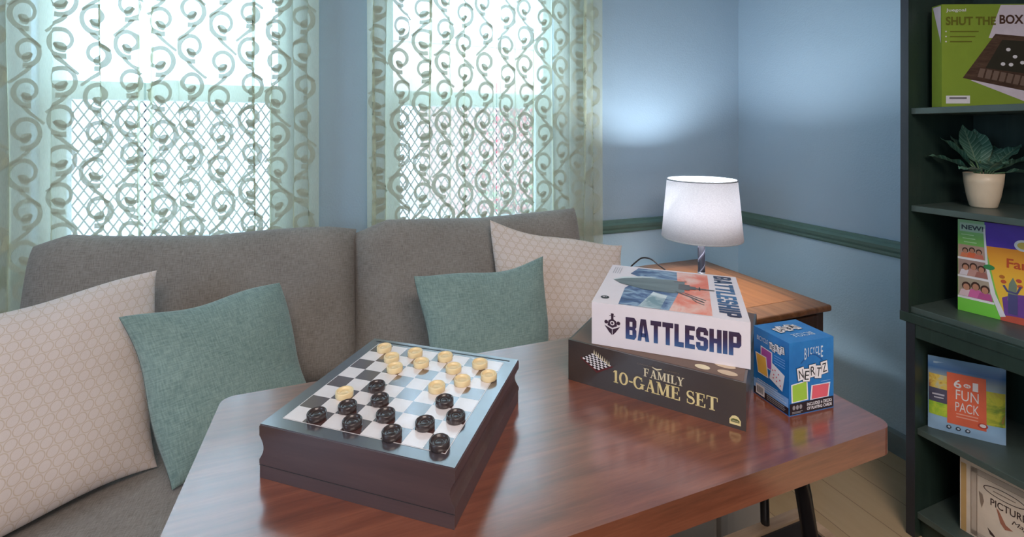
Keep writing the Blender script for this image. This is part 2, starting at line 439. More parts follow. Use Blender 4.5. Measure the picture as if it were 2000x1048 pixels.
# ------------------------------------------------------------------ sheer curtains
sheer_m = sheer('pale_green_sheer', srgb(248, 250, 224), .57, .5)
scroll_m = sheer('sage_scroll_weave', srgb(200, 204, 184), .91, .24)
def curtain(x0, x1, y0, seed, label, pleats, zt=2.22, zb=.30):
    """pleats: list of (place across 0..1, fold size in m, slant); cloth lies flat between the folds"""
    rnd = random.Random(seed); Wd = x1-x0
    fb = Wd*1.0+sum(1.6*p[1] for p in pleats)             # flat cloth width
    ph = [rnd.uniform(0, 2*PI) for _ in range(6)]
    pl = [(p[0], p[1], p[2], rnd.uniform(.6, 1.3), rnd.choice((-1, 1))) for p in pleats]
    def P(u, z, lift=0.):
        f = 1-(z-zb)/(zt-zb)
        x = x0+Wd*u; y = y0+.006*math.sin(9*u+ph[0])*(.5+.5*f)+.004*math.sin(17*u+1.5*z+ph[1])
        for c, A, sl, br, sg in pl:
            a = A*(.75+.35*math.sin(2.1*z*br+ph[2]+9*c))
            s = (u-c-sl*(f-.5)-.004*math.sin(6*z+ph[3]+20*c))*Wd/(A*.85)
            e = math.exp(-s*s); x -= 2.1*a*s*e; y += sg*1.25*a*e
        return Vector((x, y-lift, z))
    m = MB(); nu = int(Wd/.0035)
    m.grid(lambda a, b: P(a, zb+(zt-zb)*b), nu, 36, sheer_m, lambda a, b: (a*fb, b*(zt-zb)))
    # woven scrolls: spiral with a leaf inside, chained by S-shaped tendrils
    def strip(pts, ws):
        vs = []; fs = []; uv = []
        n_ = len(pts)
        for i, p in enumerate(pts):
            a = pts[max(i-1, 0)]; b = pts[min(i+1, n_-1)]; dx, dy = b[0]-a[0], b[1]-a[1]; l = math.hypot(dx, dy) or 1
            for sg in (1, -1):
                q = (p[0]-dy/l*ws[i]/2*sg, p[1]+dx/l*ws[i]/2*sg)
                u = min(1, max(0, q[0]/fb)); vs.append(P(u, min(zt, max(zb, q[1])), .0012)); uv.append(q)
        fs = [(2*i, 2*i+1, 2*i+3, 2*i+2) for i in range(n_-1)]
        m.add(vs, fs, scroll_m, True, uv)
    pu, pz = .108, .124
    for i in range(int(fb/pu)+1):
        for j in range(int((zt-zb)/pz)+1):
            cx = .056+i*pu+rnd.uniform(-.006, .006); cz = zb+.08+j*pz+(pz*.37 if i % 2 else 0)+rnd.uniform(-.006, .006)
            if cx > fb-.02 or cz > zt-.03: continue
            fl = 1 if (i+j) % 2 else -1; r0 = .050+rnd.uniform(-.004, .004); a0 = PI*1.5-fl*.25
            sp_ = []
            for q in range(31):
                t = q/30; r = r0*(1-.62*t); a = a0+fl*t*2*PI*1.22
                sp_.append((cx+r*math.cos(a), cz+r*math.sin(a)))
            strip(sp_, [.0165*(1-.40*q/30) for q in range(31)])
            lx, lz = sp_[-1]
            strip([(lx+(cx-lx)*1.4*t-fl*.004*math.sin(PI*t), lz-.030*t*1.0+.002) for t in [q/8 for q in range(9)]], [.004+.025*math.sin(PI*min(1, q/8*1.0))**.8 for q in range(9)])
            nx, nz = cx, cz-r0
            tail = []
            for q in range(11):
                t = q/10; tail.append((nx+fl*r0*.25-fl*.062*t+fl*.02*math.sin(t*PI), nz+.002-.050*t*t-.006*t))
            strip(tail, [.0150*(1-.4*q/10) for q in range(11)])
    o = m.build('sheer_curtain', loc=None)
    return tag(o, label, 'curtain', 'sheer scroll curtains')
CY = WY-.075
curtain(-1.30, -.606, CY, 3, 'sheer scroll-pattern curtain panel at far left over the left window', [(.10, .020, 0), (.25, .022, .01), (.40, .016, 0), (.50, .010, .01), (.66, .013, 0), (.84, .015, .03), (.975, .009, .01)])
curtain(-.604, -.075, CY, 11, 'sheer scroll-pattern curtain panel on right half of the left window', [(.03, .010, .02), (.18, .011, .06), (.34, .008, 0), (.60, .012, 0), (.70, .007, -.01), (.84, .016, 0), (.93, .018, .01)])
curtain(.092, .617, CY, 23, 'sheer scroll-pattern curtain panel on left half of the right window', [(.05, .018, -.01), (.14, .015, 0), (.31, .011, .01), (.46, .016, 0), (.62, .008, 0), (.74, .009, 0), (.97, .010, 0)])
curtain(.619, 1.135, CY, 31, 'sheer scroll-pattern curtain panel beside the blue wall, right of its window', [(.03, .010, .01), (.16, .008, 0), (.32, .008, 0), (.50, .010, .02), (.66, .014, 0), (.80, .018, 0), (.91, .020, .01)])
rod_m = plain('brushed_nickel', srgb(170, 170, 172), .3, metal=1)
for x0, x1, lb in ((-1.34, -.02, 'metal curtain rod above the left window'), (.04, 1.2, 'metal curtain rod above the right window')):
    r_ = empty('curtain_rod', ((x0+x1)/2, CY, 2.236)); hw = (x1-x0)/2
    m = MB(); m.tube([(-hw, 0, 0), (hw, 0, 0)], .008, rod_m, 12); m.build('rod', r_)
    for s in (-1, 1):
        m = MB(); m.box(s*(hw-.06)-.008, 0, -.01, s*(hw-.06)+.008, WY-CY, .01, rod_m); m.build('bracket', r_, bevel=.002)
        m = MB(); m.lathe([(0, -.02), (.012, -.014), (.016, 0), (.012, .014), (0, .02)], rod_m, 16, (s*(hw+.01), 0, 0)); m.build('finial', r_)
    tag(r_, lb, 'curtain rod')

# ================================================================== SOFA
sofa_m = fabric('grey_taupe_linen', srgb(158, 152, 146), srgb(124, 118, 113), 420, bump=.5)
def soft(fn_c, w, h, t, m, mat_, nu=34, nv=30, e=4.0, wr=None, pinch=0., back=1.0, rim=.0):
    """puffed cushion: outline in (u,v) in [-1,1], thickness profile superelliptic; fn_c(u,v,side) -> point"""
    def prof(u, v): return (max(0, 1-abs(u)**e)*max(0, 1-abs(v)**e))**.5
    cl = lambda a: math.sin((a*2-1)*PI/2)
    for sd in (1, -1):
        def fn(a, b):
            u, v = cl(a), cl(b)
            uu = u*(1-pinch*(1-v*v)); vv = v*(1-pinch*(1-u*u))
            d = rim+t*prof(u, v)*(1 if sd > 0 else back)
            if wr: d += wr(u, v, sd)*prof(u, v)
            return fn_c(uu, vv, d*sd)
        m.grid(fn, nu, nv, mat_, lambda a, b: (cl(a)*w/2, cl(b)*h/2), flip=(sd < 0))
sofa = empty('sofa', (.045, 1.35, 0))
def L(x, y, z): return Vector((x-.045, y-1.35, z))
SX0, SX1 = -.83, .92
m = MB(); m.box(*L(SX0, .93, .12), *L(SX1, 1.80, .30), sofa_m); m.build('base', sofa, bevel=.02)
m = MB(); m.box(*L(SX0, 1.68, .28), *L(SX1, 1.80, .80), sofa_m); m.build('back_frame', sofa, bevel=.04, seg=4)
for x0 in (SX0-.19, SX1+.005):
    m = MB(); m.box(*L(x0, .92, .12), *L(x0+.185, 1.79, .60), sofa_m); m.build('arm', sofa, bevel=.05, seg=5)
leg_m = wood('dark_leg_wood', srgb(40, 28, 22), srgb(56, 40, 30), srgb(70, 50, 38), .4, 'z')
for x in (SX0-.12, SX1+.1):
    for y in (1.0, 1.7):
        m = MB(); m.lathe([(0, 0), (.018, 0), (.028, .12), (0, .12)], leg_m, 16, L(x, y, 0)); m.build('leg', sofa)
for k, (x0, x1) in enumerate(((SX0, .052), (.040, SX1))):
    cx = (x0+x1)/2; w = x1-x0
    m = MB()
    soft(lambda u, v, d: L(cx+u*w/2, 1.27+v*.36, .375)+Vector((0, 0, d)), w, .72, .092, m, sofa_m, e=8, wr=lambda u, v, s: .006*math.sin(3*u+k)*math.cos(2.4*v))
    m.build('seat_cushion', sofa, weld=True)
    # back cushion leaning on the back frame, soft top that sags between the corners
    H0, H1 = .46, .925
    def bc(u, v, d, k=k, cx=cx, w=w):
        z = H0+(H1-H0)*(v+1)/2
        y = 1.580+.145*((v+1)/2)
        top = max(0, v)**3
        if k == 0: z += top*(-.006+.008*math.cos(3.0*u-1.4)+.044*max(0, -u)**.8-.05*max(0, -u-.80)*4-.02*max(0, u-.8)*3)
        else: z += top*(-.006+.012*u+.030*max(0, -u)**.8-.055*max(0, -u-.74)*3.4)
        p = L(cx+u*w/2, y, z)
        return p+Vector((.0, -.95*d, .28*d))
    m = MB()
    soft(bc, w, .5, .105, m, sofa_m, e=7, wr=lambda u, v, s: (.010*math.sin(2.7*u+1.3*k)*math.cos(1.9*v+.5)+.004*math.sin(7*u+4*v)) if s > 0 else 0, pinch=.012)
    o = m.build('back_cushion', sofa, weld=True)
tag(sofa, 'grey-brown linen two-seat sofa below the curtained windows', 'sofa')

# ------------------------------------------------------------------ throw pillows
def pillow(BL, BR, TR, TL, t, mat_, label, pinch=.05, seed=0, sag=.0):
    BL, BR, TR, TL = map(Vector, (BL, BR, TR, TL)); w = (BR-BL).length; h = (TL-BL).length
    nrm = (BR-BL).cross(TL-BL).normalized(); rnd = random.Random(seed); a, b, c = [rnd.uniform(0, 6) for _ in range(3)]
    m = MB()
    def fc(u, v, d):
        s, q = (u+1)/2, (v+1)/2
        p = (BL*(1-s)+BR*s)*(1-q)+(TL*(1-s)+TR*s)*q
        p = p+nrm*d
        p.z -= sag*(1-u*u)*max(0, v)
        p += (BR-BL).normalized()*(.006*math.sin(4*v+a))*(abs(u)**3)+(TL-BL).normalized()*(.006*math.sin(4.5*u+b))*(abs(v)**3)
        return p
    def wr(u, v, s):
        e = max(abs(u), abs(v))
        return .006*math.sin(2.6*u+a)*math.sin(2.2*v+b)+.007*math.sin(9*math.atan2(v, u)+c)*e**3
    soft(fc, w, h, t, m, mat_, 40, 40, 2.6, wr, pinch, rim=.002)
    o = m.build('throw_pillow', weld=True); tag(o, label, 'pillow', 'throw pillows on the sofa'); return o
honey_m = honeycomb('cream_honeycomb_cloth', srgb(228, 214, 208), srgb(202, 180, 158), .029, .029, .07)
honey_s = honeycomb('cream_small_honeycomb_cloth', srgb(226, 213, 209), srgb(202, 182, 162), .0215, .0245, .06)
green_m = fabric('sage_green_chenille', srgb(146, 169, 164), srgb(108, 133, 129), 380, bump=.7, sheen=.3)
pillow((-.80, 1.02, .475), (-.40, 1.29, .475), (-.452, 1.475, .885), (-.86, 1.20, .87), .075, honey_s, 'large cream honeycomb pillow at left end of the sofa', .06, 1)
pillow((-.345, 1.185, .472), (-.052, 1.345, .475), (-.165, 1.475, .822), (-.472, 1.30, .822), .062, green_m, 'sage green pillow leaning on the big cream pillow at left', .05, 2)
pillow((.23, 1.22, .475), (.59, 1.235, .475), (.636, 1.40, .832), (.208, 1.385, .828), .055, green_m, 'sage green pillow in front of right cream pillow', .055, 3, .012)
pillow((.46, 1.415, .475), (.885, 1.30, .475), (.985, 1.465, .834), (.508, 1.58, .930), .056, honey_m, 'cream honeycomb pillow at right end of the sofa by the lamp table', .05, 4, .01)

# ================================================================== LIFT-TOP TABLE
TZ = .76
top_m = wood('red_brown_table_wood', srgb(96, 50, 32), srgb(124, 68, 46), srgb(146, 86, 60), .36, 'x', 1.6, coat=1.0, cr=.19)
table = empty('lift_top_table', (.33, .42, 0))
def K(x, y, z): return Vector((x-.33, y-.42, z))
m = MB(); m.prism([(x-.33, y-.42) for x, y in rrect(-.205, .50, .868, .985, .022)], TZ-.045, TZ, top_m, smooth=False); m.build('tabletop', table, bevel=.006, seg=3)
steel_m = plain('black_powder_coated_steel', srgb(24, 20, 20), .3, .5)
tan_m = wood('tan_rim_wood', srgb(120, 96, 74), srgb(150, 124, 98), srgb(170, 146, 120), .5, 'x')
dk_m = plain('dark_storage_lining', srgb(34, 30, 30), .7)
m = MB(); BX0, BX1, BY0, BY1, BZ = -.20, .862, .17, .665, .50
for a in ((BX0, BY0, .14, BX0+.02, BY1, BZ), (BX1-.02, BY0, .14, BX1, BY1, BZ), (BX0+.02, BY0, .14, BX1-.02, BY0+.02, BZ), (BX0+.02, BY1-.02, .14, BX1-.02, BY1, BZ)):
    m.box(*K(*a[:3]), *K(*a[3:]), tan_m)
m.box(*K(BX0+.02, BY0+.02, .14), *K(BX1-.02, BY1-.02, .16), dk_m)
for a in ((BX0+.021, BY0+.021, .16, BX0+.024, BY1-.021, BZ-.004), (BX1-.024, BY0+.021, .16, BX1-.021, BY1-.021, BZ-.004), (BX0+.021, BY1-.024, .16, BX1-.021, BY1-.021, BZ-.004)):
    m.box(*K(*a[:3]), *K(*a[3:]), dk_m)
m.build('storage_base', table)
for x in (BX0+.03, BX1-.03):
    for y in (BY0+.03, BY1-.03):
        m = MB(); m.box(*K(x-.022, y-.022, 0), *K(x+.022, y+.022, .14), tan_m); m.build('leg', table, bevel=.004)
for sx in (1, -1):
    fx = (lambda x: x) if sx > 0 else (lambda x: .66-x)
    m = MB(); m.tube([K(fx(.757), .55, .40), K(fx(.745), .55, .54), K(fx(.722), .55, .65), K(fx(.712), .552, .695), K(fx(.690), .56, .7135), K(fx(.60), .57, .7135)], .0125, steel_m, 12); m.build('lift_arm', table)
    m = MB(); m.tube([K(fx(.772), .655, .40), K(fx(.764), .66, .50), K(fx(.758), .66, .66), K(fx(.750), .66, .7135)], .008, steel_m, 10); m.build('lift_strut', table)
    m = MB(); m.box(*K(min(fx(.69), fx(.775)), .50, .455), *K(max(fx(.69), fx(.775)), .63, .46), plain('zinc_plate', srgb(120, 120, 122), .4, metal=.8)); m.lathe([(0, .0), (.006, 0), (.005, .003), (0, .004)], steel_m, 12, K(fx(.73), .60, .46)); m.build('hinge_plate', table)
tag(table, 'red-brown lift-top wooden table with raised top in front of the sofa', 'table')

# ------------------------------------------------------------------ checkers case
CA = R(-37.2); CC = (.098, .761); CW, CD, CH = .302, .285, .076
case_m = wood('black_brown_case_veneer', srgb(66, 49, 50), srgb(74, 56, 57), srgb(84, 64, 63), .32, 'x', coat=.15)
frame_m = plain('satin_black_board_frame', srgb(74, 68, 74), .3, .6, coat=1.0, coat_rough=.16)
lightsq = plain('pale_board_square', srgb(232, 226, 228), .25, .5, coat=.3, coat_rough=.12)
darksq = plain('dark_brown_board_square', srgb(86, 60, 58), .2, .6, coat=1.0, coat_rough=.14)
case = empty('checkers_case', (CC[0], CC[1], TZ), CA)
m = MB(); hw, hd = CW/2, CD/2
right = [(hw-.001, 0), (hw-.001, .019), (hw, .021), (hw, .026)]+[(hw-.0075*math.sin(PI*t), .026+.034*t) for t in [i/10 for i in range(1, 10)]]+[(hw, .060), (hw, CH-.003), (hw-.002, CH-.001)]
prof = right+[(-x, z) for x, z in right[::-1]]
m.extrude_y(prof, -hd, hd, case_m)
m.box(-hw-.0004, -hd-.0006, .0185, hw+.0004, -hd, .0192, BLACK)
m.build('case_body', case, bevel=.0008)
BX, BYo = .1275, .1215
m = MB(); m.box(-hw+.001, -hd+.001, CH-.003, hw-.001, hd-.001, CH, frame_m)
m.box(-hw+.012, hd-.0125, CH, hw-.014, hd-.0095, CH+.0003, BLACK)      # slot along the far edge
cw, ch = 2*BX/8, 2*BYo/8
for i in range(8):
    for j in range(8):
        m.face2d([rect(-BX+i*cw, -BYo+j*ch, -BX+(i+1)*cw, -BYo+(j+1)*ch)], (0, 0, CH), (1, 0, 0), (0, 1, 0), darksq if (i+j) % 2 else lightsq, .0004)
for r_ in (rect(-BX-.0014, -BYo-.0014, BX+.0014, -BYo-.0002), rect(-BX-.0014, BYo+.0002, BX+.0014, BYo+.0014), rect(-BX-.0014, -BYo, -BX-.0002, BYo), rect(BX+.0002, -BYo, BX+.0014, BYo)):
    m.face2d([r_], (0, 0, CH), (1, 0, 0), (0, 1, 0), lightsq, .0003)
m.build('board_top', case)
tag(case, 'dark wooden folding games case with checkerboard lid on the table', 'game board')
cream_m = plain('cream_plastic', srgb(236, 212, 164), .3, .5, vary=.03)
black_m = plain('black_brown_plastic', srgb(60, 50, 50), .22, .6, vary=.03)
def checker(mat_):
    m = MB(); r, h = .0137, .0095
    m.lathe([(0, 0), (r*.93, 0), (r, .0012), (r, h-.0012), (r*.95, h), (r*.84, h), (r*.79, h-.0022), (r*.72, h-.0034), (r*.45, h-.0036), (r*.40, h-.0028), (r*.32, h-.0036), (0, h-.0036)], mat_, 36)
    return m.build('checker', loc=(0, 0, 0))
proto = {'c': checker(cream_m), 'd': checker(black_m)}; used = set()
ORD = ('leftmost', 'second from left', 'third from left', 'rightmost')
PIECES = []
for k, (i, j) in enumerate(((.80, 7.30), (2.85, 7.30), (4.72, 7.38), (6.90, 7.20))): PIECES.append(('c', i, j, 'cream checker in far row of the board, '+ORD[k]))
for k, (i, j) in enumerate(((1.85, 6.35), (3.75, 6.30), (5.70, 6.30), (7.80, 6.10))): PIECES.append(('c', i, j, 'cream checker in second row from far edge, '+ORD[k]))
PIECES += [('c', 2.62, 5.36, 'cream checker alone in third far row, left of centre'), ('c', 6.65, 5.22, 'cream checker in third far row, toward the right edge'),
           ('c', 5.65, 4.25, 'cream checker just behind a black one, right of board centre'), ('c', 1.55, 2.36, 'cream checker that has advanced among the black pieces at left')]
PIECES += [('d', 2.72, 3.38, 'black checker furthest forward, beside the advanced cream one'), ('d', 6.55, 3.20, 'black checker furthest forward on the right half of the board'),
           ('d', 3.52, 2.38, 'black checker in third row from near edge, left of centre'), ('d', 7.55, 2.20, 'black checker in third near row, by the right rim'),
           ('d', 2.40, 1.40, 'black checker in second near row, leftmost of its three'), ('d', 4.45, 1.36, 'black checker in second near row, middle of its three'), ('d', 6.45, 1.32, 'black checker in second near row, rightmost of its three')]
for k, (i, j) in enumerate(((1.45, .42), (3.33, .42), (5.40, .28), (7.62, .30))): PIECES.append(('d', i, j, 'black checker in nearest row of the board, '+ORD[k]))
for kind, i, j, lb in PIECES:
    o = proto[kind] if kind not in used else proto[kind].copy()
    if kind in used: COL.objects.link(o)
    used.add(kind)
    lx, ly = -BX+i*cw, -BYo+j*ch
    o.location = (CC[0]+lx*math.cos(CA)-ly*math.sin(CA), CC[1]+lx*math.sin(CA)+ly*math.cos(CA), TZ+CH+.0005)
    tag(o, lb, 'checker', 'cream checkers on the board' if kind == 'c' else 'black checkers on the board')

# ------------------------------------------------------------------ family game set box
GA = R(-51.0); gw, gd, gh = .315, .335, .079
ux, uy = math.cos(GA), math.sin(GA)
FR = (.622, .5736)
gc = (FR[0]-ux*gw/2-uy*gd/2, FR[1]-uy*gw/2+ux*gd/2)
box_dark = plain('charcoal_printed_card', srgb(62, 56, 54), .3, .5, coat=.4, coat_rough=.12)
gold = plain('pale_gold_ink', srgb(226, 208, 150), .35); cream_ink = plain('cream_ink', srgb(226, 214, 180), .4)
mar = plain('maroon_ink', srgb(96, 40, 44), .4)
def serif(txt):
    """roman capitals drawn from thick stems, thin strokes and slab serifs; returns (polys, width), cap height 1"""
    T_, t_, sh = .20, .075, .07; out = []; x = 0.
    def st(a, b, w): out.append([(a[0]-w/2, a[1]), (a[0]+w/2, a[1]), (b[0]+w/2, b[1]), (b[0]-w/2, b[1])])
    def sf(cx, y, w): out.append(rect(cx-w/2, y, cx+w/2, y+sh))
    def arc(cx, cy, rx, ry, a0, a1, thick=T_, thin=t_):
        n_ = 18; pts = [(cx+rx*math.cos(R(a0+(a1-a0)*i/n_)), cy+ry*math.sin(R(a0+(a1-a0)*i/n_))) for i in range(n_+1)]
        ws = [thin+(thick-thin)*abs(math.cos(R(a0+(a1-a0)*i/n_))) for i in range(n_+1)]
        out.extend(stroke(pts, ws))
    for ch_ in txt:
        if ch_ == ' ': x += .38; continue
        if ch_ == '-': out.append(rect(x+.04, .36, x+.36, .48)); x += .42; continue
        if ch_ in 'FE':
            st((x+.19, 0), (x+.19, 1), T_); sf(x+.19, 0, .40); out.append(rect(x, 1-sh, x+.66, 1)); out.append(rect(x+.19, .48, x+.52, .55))
            out.append([(x+.59, 1), (x+.59, .74), (x+.66, .70), (x+.66, 1)]); out.append(rect(x+.49, .38, x+.54, .65))
            if ch_ == 'E': out.append(rect(x+.19, 0, x+.70, sh)); out.append([(x+.63, 0), (x+.72, 0), (x+.72, .32), (x+.63, .24)])
            x += .80
        elif ch_ == 'A':
            st((x+.14, 0), (x+.43, 1), t_); st((x+.68, 0), (x+.43, 1), T_); out.append(rect(x+.24, .30, x+.58, .37)); sf(x+.12, 0, .28); sf(x+.70, 0, .36); x += .90
        elif ch_ == 'M':
            st((x+.15, 0), (x+.15, 1), t_); st((x+.52, .05), (x+.20, 1), T_); st((x+.52, .05), (x+.86, 1), t_); st((x+.90, 0), (x+.90, 1), T_); sf(x+.15, 0, .28); sf(x+.90, 0, .38); sf(x+.14, 1-sh, .28); sf(x+.92, 1-sh, .34); x += 1.14
        elif ch_ in 'I1':
            st((x+.20, 0), (x+.20, 1), T_); sf(x+.20, 0, .40)
            if ch_ == 'I': sf(x+.20, 1-sh, .40)
            else: out.append([(x+.10, 1), (x-.03, .86), (x-.03, .80), (x+.12, .86)])
            x += .48
        elif ch_ == 'L':
            st((x+.20, 0), (x+.20, 1), T_); sf(x+.20, 1-sh, .40); out.append(rect(x, 0, x+.66, sh)); out.append([(x+.58, 0), (x+.67, 0), (x+.67, .34), (x+.60, .22)]); x += .74
        elif ch_ == 'Y':
            st((x+.42, .46), (x+.16, 1), T_); st((x+.42, .46), (x+.70, 1), t_); st((x+.42, 0), (x+.42, .50), T_); sf(x+.42, 0, .40); sf(x+.16, 1-sh, .36); sf(x+.70, 1-sh, .28); x += .90
        elif ch_ == '0': arc(x+.38, .5, .29, .46, 0, 360); x += .80
        elif ch_ == 'G':
            arc(x+.42, .5, .33, .46, 48, 335); st((x+.76, .06), (x+.76, .42), T_*.85); sf(x+.76, .40, .36); out.append([(x+.66, .95), (x+.72, .95), (x+.74, .66), (x+.69, .66)]); x += .98
        elif ch_ == 'S':
            pts = []; ws = []
            for i in range(25):
                t = i/24; a = R(30+240*t*1.0) if t < .5 else R(150-240*(t-.5))
                if t < .5: a = R(25+235*(t/.5)); pts.append((x+.32+.22*math.cos(a), .735+.225*math.sin(a)))
                else: a = R(80-235*((t-.5)/.5)); pts.append((x+.32+.26*math.cos(a), .265+.235*math.sin(a)))
                ws.append(t_+(T_-t_)*max(0, 1-abs(t-.5)*3.0))
            out.extend(stroke(pts, ws)); out.append(rect(x+.50, .68, x+.56, .97)); out.append(rect(x+.06, .03, x+.12, .34)); x += .70
        elif ch_ == 'T':
            st((x+.40, 0), (x+.40, 1), T_); sf(x+.40, 0, .40); out.append(rect(x, 1-sh, x+.80, 1)); out.append([(x, 1), (x+.07, 1), (x+.05, .70), (x, .68)]); out.append([(x+.73, 1), (x+.80, 1), (x+.80, .68), (x+.75, .70)]); x += .88
    return out, x-.08
def put_serif(m, txt, cx, cz, width, height, mat_, y, lift=.0006):
    P, w = serif(txt)
    m.face2d([[(cx+(a/w-.5)*width, cz+(b-.5)*height) for a, b in p] for p in P], (0, y, 0), (1, 0, 0), (0, 0, 1), mat_, lift)
m = MB(); m.box(-gw/2, -gd/2, 0, gw/2, gd/2, gh, box_dark)
yF = -gd/2
put_serif(m, 'FAMILY', .026, .0540, .070, .0150, cream_ink, yF); put_serif(m, '10-GAME SET', .025, .0315, .180, .0230, gold, yF)
m.face2d([[(.006, .066), (.0145, .0625), (.023, .066), (.023, .0675), (.0145, .0655), (.006, .0675)]], (0, yF, 0), (1, 0, 0), (0, 0, 1), cream_ink, .0006)
m.text('CARDINAL', (-.006, yF, .0668), (1, 0, 0), (0, 0, 1), .030, .0022, plain('dim_gold_ink', srgb(120, 104, 84), .4)); m.text('CLASSICS', (.040, yF, .0668), (1, 0, 0), (0, 0, 1), .026, .0022, plain('dim_gold_ink', srgb(120, 104, 84), .4))
# little printed chess set, seen in perspective
A_, B_, C_, D_ = (-.128, .050), (-.098, .033), (-.070, .049), (-.104, .066)
def bil(s, t): return tuple((A_[k]*(1-s)+B_[k]*s)*(1-t)+(D_[k]*(1-s)+C_[k]*s)*t for k in (0, 1))
m.face2d([[(-.131, .049), (-.098, .0285), (-.067, .047), (-.067, .050), (-.098, .0325), (-.131, .0525)]], (0, yF, 0), (1, 0, 0), (0, 0, 1), mar, .0004)
for i in range(8):
    for j in range(8):
        m.face2d([[bil(i/8, j/8), bil((i+1)/8, j/8), bil((i+1)/8, (j+1)/8), bil(i/8, (j+1)/8)]], (0, yF, 0), (1, 0, 0), (0, 0, 1), BLACK if (i+j) % 2 else WHITE, .0006)
for i in range(8):
    bx, bz = bil(i/8+.06, .94)
    m.face2d([[(bx-.0014, bz-.001), (bx+.0014, bz-.001), (bx+.0008, bz+.004), (bx, bz+.0085), (bx-.0008, bz+.004)]], (0, yF, 0), (1, 0, 0), (0, 0, 1), cream_ink, .0009)
m.face2d([[(.133, .0065), (.150, .0065), (.150, .0145), (.146, .0205), (.1415, .022), (.137, .0205), (.133, .0145)]], (0, yF, 0), (1, 0, 0), (0, 0, 1), gold, .0006)
m.face2d([[(.135, .0105), (.148, .0105), (.148, .0145), (.1445, .0165), (.1385, .0165), (.135, .0145)]], (0, yF, 0), (1, 0, 0), (0, 0, 1), plain('olive_badge_ink', srgb(86, 92, 40), .4), .0008)
m.text('CARDINAL', (.1415, yF, .0128), (1, 0, 0), (0, 0, 1), .011, .0022, cream_ink, lift=.001)
# lid print that shows past the box on top of it
brn = plain('brown_lid_print', srgb(104, 80, 66), .35)
m.face2d([rect(-gw/2+.004, -gd/2+.004, gw/2-.004, gd/2-.004)], (0, 0, gh), (1, 0, 0), (0, 1, 0), brn, .0003)
m.face2d([disc(.088, -gd/2+.020, .0125, .0085)], (0, 0, gh), (1, 0, 0), (0, 1, 0), cream_ink, .0006)
m.face2d([disc(.128, -gd/2+.020, .016, .0085), disc(.122, -gd/2+.044, .017, .0085)], (0, 0, gh), (1, 0, 0), (0, 1, 0), plain('tan_ink', srgb(206, 184, 156), .4), .0006)
o = m.build('board_game_box', loc=(gc[0], gc[1], TZ), rotz=GA)
tag(o, 'black family game set box with gold lettering, under the white box', 'game box')

# ------------------------------------------------------------------ battleship box
SA = R(-41.3); sw, sd, sh_ = .276, .268, .081
ux, uy = math.cos(SA), math.sin(SA)
FLc = (.4575, .7855)
sc_ = (FLc[0]+ux*sw/2-uy*sd/2, FLc[1]+uy*sw/2+ux*sd/2)
card = plain('white_printed_card', srgb(232, 224, 230), .4, .4, vary=.02)
ink = grad('navy_to_blue_ink', 'Z', .02, .062, [(0, srgb(64, 100, 150)), (.35, srgb(56, 62, 110)), (.7, srgb(60, 40, 66)), (1, srgb(60, 46, 76))])
ink2 = grad('navy_ink_on_lid', 'Y', -.12, .12, [(0, srgb(52, 44, 70)), (.45, srgb(70, 120, 170)), (1, srgb(50, 50, 76))])
dink = plain('dark_plum_ink', srgb(58, 38, 58), .4)
m = MB(); m.box(-sw/2, -sd/2, 0, sw/2, sd/2, sh_, card)
yF = -sd/2
BLK = {
 'B': [[(0,0),(.72,0),(.9,.12),(.9,.42),(.8,.5),(.9,.58),(.9,.88),(.74,1),(0,1)], [(.34,.17),(.55,.17),(.55,.42),(.34,.42)], [(.34,.6),(.55,.6),(.55,.84),(.34,.84)]],
}
